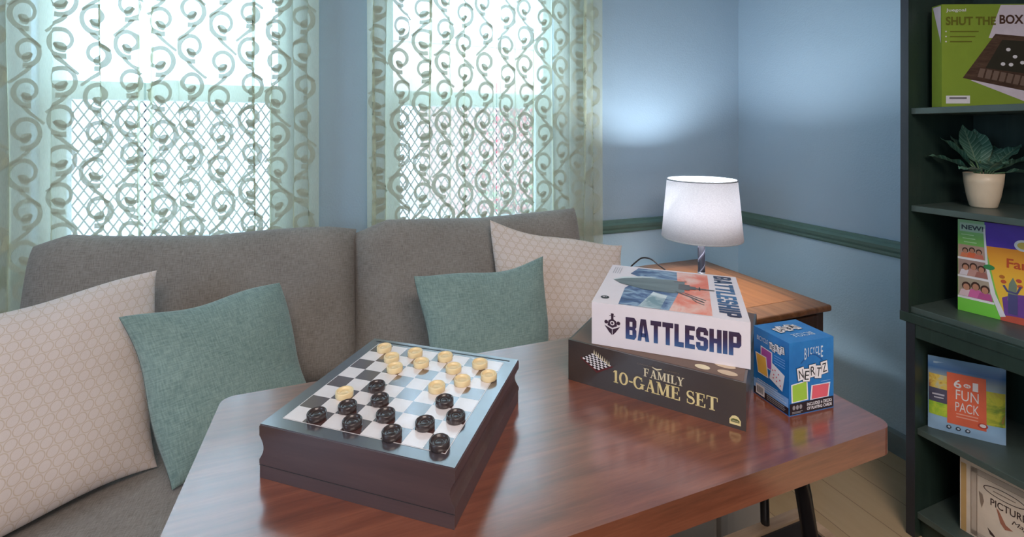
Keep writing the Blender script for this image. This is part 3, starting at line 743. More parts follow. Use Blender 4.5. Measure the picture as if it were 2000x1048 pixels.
def block_letters(txt):
    """heavy condensed capitals with clipped corners, cap height 1"""
    out = []; x = 0.; s = .31
    for c in txt:
        w = .80
        if c == 'B': out += [rect(x, 0, x+s, 1), [(x+s, 0), (x+.68, 0), (x+.84, .14), (x+.84, .20), (x+s, .20)], [(x+.53, .20), (x+.84, .20), (x+.84, .42), (x+.74, .50), (x+.53, .50)], [(x+s, .42), (x+.53, .42), (x+.53, .58), (x+s, .58)], [(x+.53, .50), (x+.74, .50), (x+.84, .58), (x+.84, .80), (x+.53, .80)], [(x+s, .80), (x+.84, .80), (x+.84, .86), (x+.68, 1), (x+s, 1)]]; w = .84
        elif c == 'A': out += [[(x, 0), (x+.28, 0), (x+.50, 1), (x+.24, 1)], [(x+.60, 0), (x+.90, 0), (x+.64, 1), (x+.38, 1)], rect(x+.24, .18, x+.66, .36)]; w = .90
        elif c == 'T': out += [rect(x, .78, x+.80, 1), rect(x+.245, 0, x+.555, .78)]
        elif c == 'L': out += [rect(x, 0, x+s, 1), rect(x+s, 0, x+.68, .22)]; w = .68
        elif c == 'E': out += [rect(x, 0, x+s, 1), rect(x+s, 0, x+.70, .20), rect(x+s, .40, x+.64, .59), rect(x+s, .80, x+.70, 1)]; w = .70
        elif c == 'S': out += [[(x+.16, 0), (x+.68, 0), (x+.84, .14), (x+.84, .20), (x, .20), (x, .14)], rect(x, .20, x+.30, .34), [(x+.53, .20), (x+.84, .20), (x+.84, .48), (x+.70, .58), (x+.53, .58)], rect(x+.30, .41, x+.53, .60), [(x+.14, .44), (x+.30, .41), (x+.30, .80), (x, .80), (x, .56)], [(x, .80), (x+.84, .80), (x+.84, .86), (x+.68, 1), (x+.16, 1), (x, .86)], rect(x+.53, .68, x+.84, .80)]; w = .84
        elif c == 'H': out += [rect(x, 0, x+s, 1), rect(x+.53, 0, x+.84, 1), rect(x+s, .40, x+.53, .60)]; w = .84
        elif c == 'I': out += [rect(x, 0, x+s, 1)]; w = s
        elif c == 'P': out += [rect(x, 0, x+s, 1), [(x+s, .34), (x+.70, .34), (x+.84, .46), (x+.84, .54), (x+s, .54)], rect(x+.53, .54, x+.84, .80), [(x+s, .80), (x+.84, .80), (x+.84, .88), (x+.70, 1), (x+s, 1)]]; w = .84
        x += w+.09
    return out, x-.09
P_, w_ = block_letters('BATTLESHIP')
m.face2d([[(-.0735+a/w_*.197, .020+b*.041) for a, b in p] for p in P_], (0, yF, 0), (1, 0, 0), (0, 0, 1), ink, .0005)
ix, iz = -.0985, .024       # ship emblem
m.face2d([[(ix-.0145, iz+.016), (ix, iz+.0095), (ix+.0145, iz+.016), (ix+.006, iz+.004), (ix, iz-.002), (ix-.006, iz+.004)], disc(ix-.0115, iz+.0225, .0035), disc(ix+.0115, iz+.0225, .0035), [(ix-.009, iz+.0165), (ix, iz+.0125), (ix+.009, iz+.0165), (ix+.007, iz+.026), (ix, iz+.030), (ix-.007, iz+.026)], rect(ix-.0022, iz+.028, ix+.0022, iz+.040), rect(ix-.0055, iz+.0345, ix+.0055, iz+.0358), rect(ix-.003, iz+.0375, ix+.003, iz+.0387)], (0, yF, 0), (1, 0, 0), (0, 0, 1), dink, .0005)
m.face2d([disc(ix, iz+.0215, .0042), rect(ix-.0005, iz-.002, ix+.0005, iz+.0095)], (0, yF, 0), (1, 0, 0), (0, 0, 1), card, .0008)
m.face2d([disc(ix, iz+.0215, .0022)], (0, yF, 0), (1, 0, 0), (0, 0, 1), dink, .0010)
m.face2d([rect(-.06, .0068, -.0598, .0070)], (0, yF, 0), (1, 0, 0), (0, 0, 1), card, .0004)
# lid picture: grey warship on a blue sea, burning sky (print reads from the right-hand end)
sky_art = art('orange_red_sky_print', [(.30, srgb(226, 90, 66)), (.48, srgb(236, 140, 116)), (.62, srgb(240, 200, 188)), (.75, srgb(232, 120, 96))], 9, (1.6, 1, 1))
sea_art = art('blue_sea_print', [(.30, srgb(36, 52, 84)), (.46, srgb(70, 96, 140)), (.58, srgb(150, 176, 200)), (.72, srgb(50, 70, 110))], 16, (1, 2, 1))
hull_art = art('grey_hull_print', [(.3, srgb(82, 94, 96)), (.6, srgb(128, 140, 140)), (.8, srgb(170, 178, 176))], 7, (.5, 2, 1))
steel_art = plain('dark_superstructure_print', srgb(96, 92, 92), .4)
O, U, V_ = (0, 0, sh_), (1, 0, 0), (0, 1, 0)
m.face2d([rect(.000, -sd/2+.006, .078, sd/2-.010)], O, U, V_, sky_art, .0003)
m.face2d([[(-.088, -sd/2+.006), (.004, -sd/2+.006), (.018, -.03), (.012, sd/2-.010), (-.075, sd/2-.010), (-.088, .075), (-.06, .05), (-.088, -.030)]], O, U, V_, sea_art, .0005)
m.face2d([[(-.052, -sd/2+.006), (-.012, -sd/2+.006), (-.002, -.05), (-.030, -.035)]], O, U, V_, art('pale_wave_print', [(.4, srgb(120, 150, 160)), (.6, srgb(214, 226, 230))], 22), .0007)
m.face2d([[(-.118, .018), (-.100, -.004), (-.050, -.026), (.006, -.030), (.030, -.018), (.030, .050), (.006, .058), (-.050, .052), (-.100, .036)]], O, U, V_, hull_art, .0009)
m.face2d(stroke([(-.118, .018), (-.098, .040), (-.06, .056), (-.03, .060)], [.003, .010, .010, .004]), O, U, V_, plain('bow_wave_print', srgb(210, 220, 222), .4), .0010)
for a in (rect(.018, -.002, .040, .034), rect(.040, .006, .052, .026), rect(.052, .011, .072, .019), rect(.072, .0125, .088, .0175), rect(.058, .004, .0605, .028)): m.face2d([a], O, U, V_, steel_art, .0011)
for pl_ in (([(.012, -.016), (.040, -.040), (.066, -.064)], .004), ([(.030, -.020), (.052, -.040), (.070, -.052)], .0025), ([(.008, .046), (.034, .054)], .004), ([(.044, -.050), (.052, -.066), (.066, -.078)], .002)): m.face2d(stroke(*pl_), O, U, V_, steel_art, .0012)
m.face2d([[(.109+(1-b)*0+(b-.5)*.034*1.0, .122-a/w_*.236) for a, b in p][::-1] if False else [(.1085+(b-.5)*.036, .124-a/w_*.244) for a, b in p] for p in P_], O, U, V_, ink2, .0006)
m.face2d([disc(-.118, -.100, .0085)], O, U, V_, BLACK, .0005); m.text('8+', (-.118, -.100, sh_), (1, 0, 0), (0, 1, 0), .009, .006, card, .02, .0009)
for q in range(4): m.face2d([rect(-.128+q*.005, .066, -.126+q*.005, .116)], O, U, V_, plain('grey_fine_print', srgb(186, 182, 190), .4), .0005)
o = m.build('board_game_box', loc=(sc_[0], sc_[1], TZ+gh+.0008), rotz=SA)
tag(o, 'white naval battle game box with ship picture, on top of the stack', 'game box')

# ------------------------------------------------------------------ card game cube
NA = R(-4.2); nw, nd, nh = .100, .078, .126
ux, uy = math.cos(NA), math.sin(NA); FC = (.7246, .578)
nc = (FC[0]+ux*nw/2-uy*nd/2, FC[1]+uy*nw/2+ux*nd/2)
blue = art('bright_blue_card', [(.3, srgb(28, 104, 176)), (.7, srgb(44, 130, 200))], 14, rough=.3)
m = MB(); m.box(-nw/2, -nd/2, 0, nw/2, nd/2, nh, blue)
lime = plain('lime_ink', srgb(160, 200, 70), .4); rose = plain('rose_ink', srgb(224, 96, 110), .4); purple = plain('magenta_ink', srgb(170, 80, 160), .4); amber = plain('amber_ink', srgb(240, 186, 84), .4)
silver = plain('silver_blue_ink', srgb(196, 210, 226), .35); pale = plain('pale_blue_ink', srgb(130, 172, 224), .4); dkb = plain('dark_band_ink', srgb(40, 30, 36), .4); navy = plain('navy_arc_ink', srgb(30, 84, 150), .4)
def tiles(m, txt, o, u, w, width, height, lift=.0006, flip=1):
    """jumbled letter tiles"""
    o, u, w = Vector(o), Vector(u), Vector(w); k = len(txt)
    for i, c in enumerate(txt):
        cx = (i-(k-1)/2)*width/k; cy = (.10 if i % 2 == 0 else -.14)*height+(.05*height*(i-2)); an = R((8, -6, 4, -8, 7)[i % 5])
        cu, cw = u*math.cos(an)+w*math.sin(an), w*math.cos(an)-u*math.sin(an)
        c0 = o+u*cx+w*cy
        m.face2d([rect(-width/k*.62, -height*.56, width/k*.62, height*.56)], c0, cu, cw, BLACK, lift-.0002)
        m.face2d([rect(-width/k*.57, -height*.52, width/k*.57, height*.52)], c0, cu, cw, WHITE, lift)
        m.text(c, c0, cu, cw, width/k*.70, height*.74, BLACK, .0, lift+.0004)
yF = -nd/2
Uf, Wf = (1, 0, 0), (0, 0, 1)
m.face2d([rect(-nw/2+.001, .0015, nw/2-.001, .021)], (0, yF, 0), Uf, Wf, dkb, .0004)
m.text('INCLUDES 6 DECKS', (.017, yF, .0150), Uf, Wf, .056, .0056, WHITE, .02); m.text('OF PLAYING CARDS', (.017, yF, .0078), Uf, Wf, .056, .0056, WHITE, .02)
for q, cx in enumerate((-.040, -.0325, -.025)): m.face2d([disc(cx, .0135, .0030, .0040)], (0, yF, 0), Uf, Wf, plain('grey_icon_ink', srgb(150, 146, 150), .4), .0006)
m.face2d([rect(-.044, .0055, -.021, .0065), rect(-.044, .0035, -.025, .0045)], (0, yF, 0), Uf, Wf, plain('grey_icon_ink', srgb(150, 146, 150), .4), .0006)
def cardp(m, pts, mat_, o, u, w, lift):
    cx = sum(p[0] for p in pts)/4; cy = sum(p[1] for p in pts)/4
    m.face2d([pts], o, u, w, WHITE, lift); m.face2d([[(cx+(x-cx)*.86, cy+(y-cy)*.90) for x, y in pts]], o, u, w, mat_, lift+.0002)
cardp(m, [(-.045, .022), (-.008, .023), (-.010, .057), (-.046, .054)], lime, (0, yF, 0), Uf, Wf, .0004)
cardp(m, [(-.004, .0215), (.038, .0215), (.042, .046), (-.001, .047)], rose, (0, yF, 0), Uf, Wf, .0004)
tiles(m, 'NERTZ', (.001, yF, .0705), Uf, Wf, .066, .021, .0012)
m.face2d(stroke([(-.024+.048*t, .088+.013*math.sin(PI*t)) for t in [i/12 for i in range(13)]], .002), (0, yF, 0), Uf, Wf, navy, .0004)
for i, c in enumerate('BICYCLE'):
    t = (i-3)/3.; hgt = .0115+.0085*t*t
    m.text(c, (.004+t*.0185, yF, .1075-hgt/2+.006), Uf, Wf, .0048 if c != 'I' else .0016, hgt, silver, .012)
for q in range(3): m.face2d([rect(.020, .050-q*.0038, .042, .0512-q*.0038)], (0, yF, 0), Uf, Wf, pale, .0005)
# left face
xL = -nw/2; Ul, Wl = (0, -1, 0), (0, 0, 1)
m.face2d([rect(-nd/2+.001, .0015, nd/2-.001, .014)], (xL, 0, 0), Ul, Wl, dkb, .0004)
m.face2d([rect(-nd/2+.001, .014, nd/2-.001, .030)], (xL, 0, 0), Ul, Wl, pale, .0004)
m.face2d([rect(-nd/2+.006, .004, -nd/2+.026, .022)], (xL, 0, 0), Ul, Wl, WHITE, .0006)
for q in range(8): m.face2d([rect(-nd/2+.009+q*.0019, .007, -nd/2+.0098+q*.0019, .019)], (xL, 0, 0), Ul, Wl, BLACK, .0009)
m.face2d([rect(-.008, .0105, .030, .0125), rect(-.008, .0075, .032, .0088), rect(-.008, .0045, .030, .0058)], (xL, 0, 0), Ul, Wl, plain('grey_icon_ink', srgb(150, 146, 150), .4), .0007)
for q in range(4): m.face2d([rect(-.030, .019+q*.004, .034-q*.006, .0203+q*.004)], (xL, 0, 0), Ul, Wl, silver, .0006)
cardp(m, [(-.022, .062), (.004, .060), (.004, .094), (-.022, .096)], purple, (xL, 0, 0), Ul, Wl, .0005)
cardp(m, [(-.028, .044), (-.004, .044), (-.009, .080), (-.034, .080)], amber, (xL, 0, 0), Ul, Wl, .0008)
m.face2d([[(-.002, .046), (.026, .036), (.031, .066), (.005, .076)]], (xL, 0, 0), Ul, Wl, WHITE, .0010)
for a, b in ((.006, .064), (.011, .066), (.018, .062), (.008, .057), (.014, .055), (.021, .053), (.007, .051), (.014, .048), (.022, .044)): m.face2d([disc(a, b, .0012, .0015, 8)], (xL, 0, 0), Ul, Wl, rose, .0013)
m.text('BICYCLE', (-.018, xL*0, .1075), Ul, Wl, .024, .008, silver) if False else m.text('BICYCLE', (xL, .018, .1085), Ul, Wl, .025, .008, silver, .01)
tiles(m, 'NERTZ', (xL, -.014, .1055), Ul, Wl, .031, .012, .0010)
for q in range(4): m.face2d([rect(.008, .091-q*.0045, .031, .0922-q*.0045)], (xL, 0, 0), Ul, Wl, pale, .0005)
# top, printed to be read from the far side
tiles(m, 'NERTZ', (-.004, .010, nh), (-1, 0, 0), (0, -1, 0), .054, .018, .0010)
m.text('BICYCLE', (.004, -.018, nh), (-1, 0, 0), (0, -1, 0), .046, .012, silver, .01)
o = m.build('card_game_box', loc=(nc[0], nc[1], TZ), rotz=NA, bevel=.0025, seg=3)
tag(o, 'small bright blue card game box standing beside the stacked boxes', 'game box')

# ================================================================== END TABLE AND LAMP
et_m = wood('warm_brown_end_table_wood', srgb(74, 46, 30), srgb(112, 74, 48), srgb(140, 96, 64), .35, 'y', coat=.15)
et_in = wood('honey_brown_inlay_panel', srgb(104, 62, 36), srgb(134, 84, 50), srgb(152, 98, 62), .32, 'y', coat=.2)
et_dk = wood('dark_brown_body_wood', srgb(44, 28, 20), srgb(60, 40, 30), srgb(74, 52, 38), .45, 'z')
EX0, EX1, EY0, EY1, EZ = 1.295, 1.735, 1.205, 1.89, .60
et = empty('end_table', ((EX0+EX1)/2, (EY0+EY1)/2, 0)); ew, ed = (EX1-EX0)/2, (EY1-EY0)/2
m = MB(); m.box(-ew, -ed, EZ-.024, ew, ed, EZ, et_m); m.build('tabletop', et, bevel=.008, seg=4)
m = MB(); m.box(-ew+.075, -ed+.09, EZ, ew-.075, ed-.09, EZ+.0008, et_in); m.build('inlay_panel', et)
m = MB(); m.box(-ew+.02, -ed+.02, EZ-.15, ew-.02, ed-.02, EZ-.024, et_dk); m.build('apron', et, bevel=.003)
m = MB(); m.box(-ew+.06, -ed+.012, EZ-.14, ew-.06, -ed+.02, EZ-.035, et_dk); d = m.build('drawer', et, bevel=.003)
m = MB(); m.lathe([(0, .0), (.006, 0), (.006, .008), (.013, .014), (.012, .022), (0, .026)], plain('bronze_knob', srgb(70, 56, 44), .35, metal=.8), 16)
kn = m.build('knob', d, loc=(0, -ed+.012, EZ-.09)); kn.rotation_euler = (R(90), 0, 0)
for sx in (-1, 1):
    for sy in (-1, 1):
        m = MB(); x, y = sx*(ew-.038), sy*(ed-.038); m.add([(x-.014, y-.014, 0), (x+.014, y-.014, 0), (x+.014, y+.014, 0), (x-.014, y+.014, 0), (x-.02, y-.02, EZ-.15), (x+.02, y-.02, EZ-.15), (x+.02, y+.02, EZ-.15), (x-.02, y+.02, EZ-.15)], [(0, 3, 2, 1), (4, 5, 6, 7), (0, 1, 5, 4), (1, 2, 6, 5), (2, 3, 7, 6), (3, 0, 4, 7)], et_dk); m.build('leg', et, bevel=.003)
m = MB(); m.box(-ew+.03, -ed+.03, .16, ew-.03, ed-.03, .18, et_dk); m.build('lower_shelf', et)
tag(et, 'brown wooden end table with inset panel in the corner of the room', 'table')

lamp = empty('table_lamp', (1.394, 1.508, EZ+.0005))
n = NT('black_white_twist_glaze'); v = n.coord(); sp = n.node('ShaderNodeSeparateXYZ'); n.link(v, sp.inputs[0])
an = n.math('ARCTAN2', sp.outputs[1], sp.outputs[0]); ph = n.math('ADD', n.math('MULTIPLY', an, 2/(2*PI)), n.math('MULTIPLY', sp.outputs[2], -17))
twist_m = n.base(n.ramp(n.math('FRACT', ph), [(.0, srgb(34, 32, 38)), (.72, srgb(40, 38, 46)), (.80, srgb(130, 128, 138)), (.88, srgb(48, 44, 54))]), .25, .5)
blk = plain('black_lamp_base', srgb(36, 32, 34), .3)
m = MB(); m.lathe([(0, 0), (.075, 0), (.078, .006), (.072, .014), (.03, .022), (.0140, .030), (0, .03)], blk, 40); m.build('base', lamp)
m = MB(); m.lathe([(.0140, .03), (.0140, .30), (0, .30)], twist_m, 28); m.build('pole', lamp)
ring_m = plain('silver_ring', srgb(200, 200, 206), .25, metal=.6)
for z in (.056, .068, .206): m = MB(); m.lathe([(.0140, z), (.0158, z+.002), (.0158, z+.005), (.0140, z+.007)], ring_m, 28); m.build('ring', lamp)
n = NT('white_linen_shade'); w = n.noise(n.mapping(n.coord(), (120, 120, 320)), 1.5, 3)
c = n.ramp(w, [(.3, srgb(226, 222, 224)), (.7, srgb(244, 241, 242))])
d_ = n.node('ShaderNodeBsdfDiffuse'); t_ = n.node('ShaderNodeBsdfTranslucent'); n.link(c, d_.inputs[0]); n.link(c, t_.inputs[0])
mx = n.node('ShaderNodeMixShader'); mx.inputs[0].default_value = .20; n.link(d_.outputs[0], mx.inputs[1]); n.link(t_.outputs[0], mx.inputs[2]); n.link(mx.outputs[0], n.out.inputs[0]); shade_m = n.m
zb_, zt_, rb, rt = .219, .454, .157, .136
m = MB(); m.lathe([(rb, zb_), (rt, zt_), (rt-.003, zt_), (rb-.003, zb_)], shade_m, 64, close=True); sh = m.build('shade', lamp)
m = MB(); m.lathe([(rt-.004, zt_-.002), (rt+.001, zt_-.002), (rt+.001, zt_+.003), (rt-.004, zt_+.003)], plain('grey_shade_trim', srgb(186, 188, 194), .7), 64, close=True); m.build('trim', sh); m = MB(); m.lathe([(rb-.004, zb_-.003), (rb+.001, zb_-.003), (rb+.001, zb_+.002), (rb-.004, zb_+.002)], plain('grey_shade_trim', srgb(206, 204, 206), .7), 64, close=True); m.build('trim', sh)
n = NT('lit_bulb'); em = n.node('ShaderNodeEmission'); em.inputs[0].default_value = (.90, .95, 1, 1); em.inputs[1].default_value = 25; n.link(em.outputs[0], n.out.inputs[0])
m = MB(); m.lathe([(0, .30), (.014, .30), (.018, .315), (.030, .350), (.032, .370), (.022, .395), (0, .402)], n.m, 24); bu = m.build('bulb', lamp)
L_ = bpy.data.lights.new('bulb_light', 'POINT'); L_.energy = 17; L_.color = (.82, .91, 1); L_.shadow_soft_size = .034
lo = bpy.data.objects.new('bulb_light', L_); COL.objects.link(lo); lo.location = (1.394, 1.508, EZ+.372)
bu.visible_shadow = False
m = MB(); m.tube(smooth([(-.04, .06, .008), (-.01, .13, .004), (.01, .20, .006), (.005, .26, .022), (-.02, .30, .050), (-.05, .33, .052), (-.075, .352, .025), (-.09, .365, .004)]), .0036, blk, 8); m.build('cord', lamp)
tag(lamp, 'lit table lamp with white drum shade and twisted pole in the corner', 'lamp')

# ================================================================== BOOKCASE
bc_m = wood('black_green_bookcase_wood', srgb(32, 48, 43), srgb(40, 58, 52), srgb(52, 68, 61), .42, 'z', .8)
bc_e = plain('worn_grey_black_edge', srgb(44, 47, 55), .4)
bc_s = plain('dusty_grey_green_shelf', srgb(74, 88, 84), .38)
FX = 1.655; BYL = .921; BYR = .10; BXB = 2.003      # front, far side, near side, back
bk = empty('bookcase', ((FX+BXB)/2, (BYL+BYR)/2, 0)); bx, by = (FX+BXB)/2, (BYL+BYR)/2
def Bk(x, y, z): return Vector((x-bx, y-by, z))
def bbox(name, a, b, mm, bev=.0015): m = MB(); m.box(*Bk(*a), *Bk(*b), mm); return m.build(name, bk, bevel=bev)
def panel(a, b, dots=None):
    m = MB(); m.box(*Bk(*a), *Bk(*b), bc_m)
    m.box(*Bk(a[0]-.0006, a[1], a[2]), *Bk(a[0], b[1], b[2]), bc_e)
    if dots:
        y = dots
        for z in [.76+.032*i for i in range(36)]:
            for x in (FX+.045, FX+.29): m.lathe([(0, -.0), (.0026, 0), (.0026, .0008), (0, .0008)], bc_e, 8, Bk(x, y-.0004, z))
    m.build('side_panel', bk)
panel((FX, BYL-.008, .69), (BXB-.006, BYL+.014, 2.02), BYL-.008)
panel((FX, BYR-.014, .69), (BXB-.006, BYR+.008, 2.02))
panel((FX+.002, BYL-.024, .0), (BXB-.006, BYL, .66)); panel((FX+.002, BYR, .0), (BXB-.006, BYR+.024, .66))
bbox('back_panel', (BXB-.006, BYR, .05), (BXB, BYL, 2.02), bc_m, 0)
def shelf(z0, z1, x0=FX+.004, y1=BYL-.008, tilt=0):
    m = MB(); m.box(*Bk(x0, BYR+.008, z0), *Bk(BXB-.006, y1, z1), bc_s); m.build('shelf', bk, bevel=.0015)
shelf(2.0, 2.02); shelf(1.306, 1.325, FX+.012); shelf(1.004, 1.0225, FX+.012)
shelf(.319, .338, FX+.012, BYL-.024); shelf(.06, .08, FX+.012, BYL-.024)
bbox('counter_board', (FX-.002, BYR-.016, .66), (BXB-.006, BYL+.016, .690), bc_m, .002)
bbox('lower_rail', (FX+.002, BYR+.024, .618), (FX+.02, BYL-.024, .66), bc_m)
m = MB(); m.box(*Bk(FX+.01, BYR+.008, .690), *Bk(BXB-.006, BYL-.008, .708), bc_s); m.build('shelf', bk, bevel=.0015)
bbox('kick_plate', (FX+.03, BYR+.024, 0), (FX+.045, BYL-.024, .06), bc_m)
tag(bk, 'tall black bookcase holding games against the right wall', 'bookcase')

def box_at(name, corner, ang, w, d, h):
    """frame for a box whose front-left bottom corner and front direction (room angle) are known"""
    u = Vector((math.cos(ang), math.sin(ang), 0)); v = Vector((-math.sin(ang), math.cos(ang), 0))
    return Vector(corner)+u*w/2+v*d/2
# --- green wooden-dice game box, top shelf
A1 = R(-21.5); w1, d1, h1 = .272, .034, .315
green_card = plain('olive_green_card', srgb(142, 166, 62), .35, vary=.03)
lilac = plain('pale_lilac_ink', srgb(226, 214, 226), .4); olive = plain('olive_brown_ink', srgb(112, 112, 40), .4); dbrown = plain('dark_brown_ink', srgb(84, 56, 44), .4)
m = MB(); m.box(-w1/2, -d1/2, 0, w1/2, d1/2, h1, green_card); yF = -d1/2
def lx(px): return -w1/2+px                     # metres from the box's left edge
m.text('Juegoal', (lx(.012), yF, .296), Uf, Wf, .060, .012, WHITE, .01, align='L')
m.face2d([[(lx(.140), .212), (lx(.268), .205), (lx(.268), .312), (lx(.176), .312)]], (0, yF, 0), Uf, Wf, lilac, .0004)
m.text('SHUT THE', (lx(.011), yF, .264), Uf, Wf, .150, .026, olive, .03, align='L', lift=.0009)
m.text('BOX', (lx(.172), yF, .268), Uf, Wf, .072, .028, dbrown, .03, align='L', lift=.0009)
for q in range(3):
    m.face2d([disc(lx(.012), .232-q*.0155, .0025, n=8)], (0, yF, 0), Uf, Wf, WHITE, .0006)
    m.face2d([rect(lx(.024), .230-q*.0155, lx(.110-.01*q), .2335-q*.0155)], (0, yF, 0), Uf, Wf, olive, .0006)
m.face2d([[(lx(.085), .083), (lx(.268), .010), (lx(.268), .048), (lx(.110), .086)]], (0, yF, 0), Uf, Wf, lilac, .0004)
wd = art('printed_dark_wood', [(.3, srgb(66, 46, 38)), (.7, srgb(104, 80, 66))], 30, (1, 1, 4)); felt = plain('printed_dark_felt', srgb(54, 50, 40), .5); slat = plain('printed_slats', srgb(128, 106, 94), .4)
m.face2d([[(lx(.062), .090), (lx(.268), .046), (lx(.268), .214), (lx(.160), .224)]], (0, yF, 0), Uf, Wf, wd, .0006)
m.face2d([[(lx(.130), .120), (lx(.268), .100), (lx(.268), .200), (lx(.180), .206)]], (0, yF, 0), Uf, Wf, felt, .0009)
for q in range(8): x = .106+q*.021; m.face2d([[(lx(x), .093-.2*(x-.106)), (lx(x+.016), .090-.2*(x-.106)), (lx(x+.024), .117-.19*(x-.106)), (lx(x+.008), .120-.19*(x-.106))]], (0, yF, 0), Uf, Wf, slat, .0009)
for a, b in ((.198, .176), (.218, .154), (.182, .132), (.206, .130), (.240, .136)): m.face2d([disc(lx(a), b, .007, .0055, 12)], (0, yF, 0), Uf, Wf, WHITE, .0012)
m.face2d([rect(lx(.012), .012, lx(.084), .036)], (0, yF, 0), Uf, Wf, WHITE, .0005); m.face2d([rect(lx(.022), .026, lx(.074), .031)], (0, yF, 0), Uf, Wf, plain('grey_fine_print', srgb(120, 112, 116), .4), .0008)
m.face2d([[(-d1/2+.004, h1-.004), (d1/2-.003, h1-.004), (d1/2-.003, h1-.118)]], (-w1/2, 0, 0), (0, -1, 0), (0, 0, 1), lilac, .0004)
c1 = box_at('', (1.722, .862, 1.3255), A1, w1, d1, h1)
o = m.build('board_game_box', loc=c1, rotz=A1); tag(o, 'green dice game box standing on upper bookcase shelf', 'game box')

# --- potted plant
pot_m = plain('cream_ceramic', srgb(226, 204, 176), .4, vary=.03)
plant = empty('potted_plant', (1.828, .812, 1.0227))
m = MB(); m.lathe([(0, 0), (.028, 0), (.031, .004), (.038, .035), (.0435, .075), (.0455, .104), (.043, .104), (.041, .090), (0, .088)], pot_m, 40); m.build('pot', plant)
m = MB(); m.lathe([(.0408, .089), (.02, .092), (0, .093)], plain('dark_soil', srgb(50, 38, 30), .9), 24); m.build('soil', plant)
n = NT('dark_green_veined_leaf'); sp = n.node('ShaderNodeSeparateXYZ'); n.link(n.coord('UV'), sp.inputs[0])
vx = n.math('ABSOLUTE', n.math('SUBTRACT', sp.outputs[0], .5)); st_ = n.math('FRACT', n.math('ADD', n.math('MULTIPLY', sp.outputs[1], 9), n.math('MULTIPLY', vx, -3)))
leaf_m = n.base(n.mix(n.math('LESS_THAN', vx, .035), n.ramp(st_, [(.0, srgb(168, 196, 178)), (.18, srgb(106, 146, 126)), (.8, srgb(76, 120, 100))]), srgb(150, 176, 146)), .35, .5)
stem_m = plain('pale_green_stem', srgb(96, 128, 92), .5)
def leaf(az, el, ln, wd_, droop, z0=.10):
    m = MB(); d = Vector((math.cos(az), math.sin(az), 0)); s = Vector((-math.sin(az), math.cos(az), 0))
    def ctr(t): return d*(.008+ln*t*math.cos(el)*(1-.12*t*t*droop))+Vector((0, 0, z0+ln*t*math.sin(el)-droop*ln*.55*t*t))
    def fn(a, b):
        t = .22+.78*b; wv = wd_*math.sin(PI*min(1, b**.75))**.9+.0006; k = (a-.5)*2
        return ctr(t)+s*(k*wv)+Vector((0, 0, .25*wv*abs(k)-.004*math.sin(b*16)*abs(k)))
    m.grid(fn, 8, 14, leaf_m, lambda a, b: (a, b))
    m.tube([ctr(0)-Vector((0, 0, .014)), ctr(.12), ctr(.26)], .0022, stem_m, 6); m.build('leaf', plant)
cl_ = R(-20.4)   # leaves spread mostly across the view
for az, el, ln, wd_, dr in ((160, 32, .165, .021, .35), (150, 55, .165, .024, .25), (118, 62, .15, .022, .2), (60, 66, .165, .020, .15), (95, 72, .17, .022, .12), (-22, 34, .165, .020, .45), (-34, 14, .15, .018, .45), (-8, 50, .15, .019, .3), (-110, 42, .10, .021, .5), (200, 22, .12, .015, .4), (-70, 50, .10, .018, .5), (30, 50, .14, .02, .3)):
    leaf(R(az)+cl_, R(el), ln, wd_*1.6, dr)
tag(plant, 'leafy green plant in a cream pot on bookcase shelf', 'potted plant')

# --- colourful family game box
A2 = R(-80); w2, d2, h2 = .262, .06, .254
uy_ = Vector((math.cos(A2), math.sin(A2), 0))
m = MB(); gcard = grad('bright_green_card', 'Z', 0, .25, [(0, srgb(120, 210, 70)), (.4, srgb(140, 214, 90)), (.8, srgb(130, 196, 96)), (1, srgb(150, 200, 150))]); m.box(-w2/2, -d2/2, 0, w2/2, d2/2, h2, plain('dark_side_card', srgb(40, 36, 54), .4)); yF = -d2/2
def l2(p): return -w2/2+p*(.78 if p < w2 else 1)
m.face2d([rect(l2(0), 0, l2(w2), h2)], (0, yF, 0), Uf, Wf, gcard, .0003)
vio = plain('violet_ink', srgb(88, 52, 176), .4); ora = grad('orange_yellow_print', 'Z', .03, .2, [(0, srgb(244, 204, 70)), (.5, srgb(250, 190, 60)), (1, srgb(250, 150, 40))])
m.face2d([[(l2(.075), h2), (l2(w2), h2), (l2(w2), .196), (l2(.078), .190)]], (0, yF, 0), Uf, Wf, vio, .0006)
m.face2d([[(l2(.078), .190), (l2(w2), .196), (l2(w2), .0), (l2(.132), .0), (l2(.105), .08)]], (0, yF, 0), Uf, Wf, ora, .0006)
m.face2d([[(l2(.122), .060), (l2(.150), .074), (l2(.200), .080), (l2(w2), .085), (l2(w2), 0), (l2(.130), 0)]], (0, yF, 0), Uf, Wf, plain('purple_ground_ink', srgb(116, 70, 150), .4), .0008)
m.face2d([[(l2(.118), .014), (l2(.160), .018), (l2(w2), .020), (l2(w2), 0), (l2(.118), 0)]], (0, yF, 0), Uf, Wf, plain('brick_red_ink', srgb(200, 90, 70), .4), .0010)
m.face2d([[(l2(.072), .236), (l2(.077), .236), (l2(.085), .14), (l2(.105), .065), (l2(.132), .012), (l2(.117), .008), (l2(.092), .065), (l2(.078), .14)]], (0, yF, 0), Uf, Wf, WHITE, .0012)
m.face2d([rect(l2(.006), .222, l2(.078), .246)], (0, yF, 0), Uf, Wf, plain('pale_mint_ink', srgb(178, 206, 186), .4), .0009)
m.text('NEW!', (l2(.042), yF, .234), Uf, Wf, .048, .013, plain('slate_ink', srgb(52, 66, 74), .4), .03, .0014)
for q in range(3): m.face2d([rect(l2(.010+.004*q), .212-q*.010, l2(.046+.004*q), .2145-q*.010)], (0, yF, 0), Uf, Wf, plain('pale_mint_ink', srgb(190, 226, 170), .4), .0009)
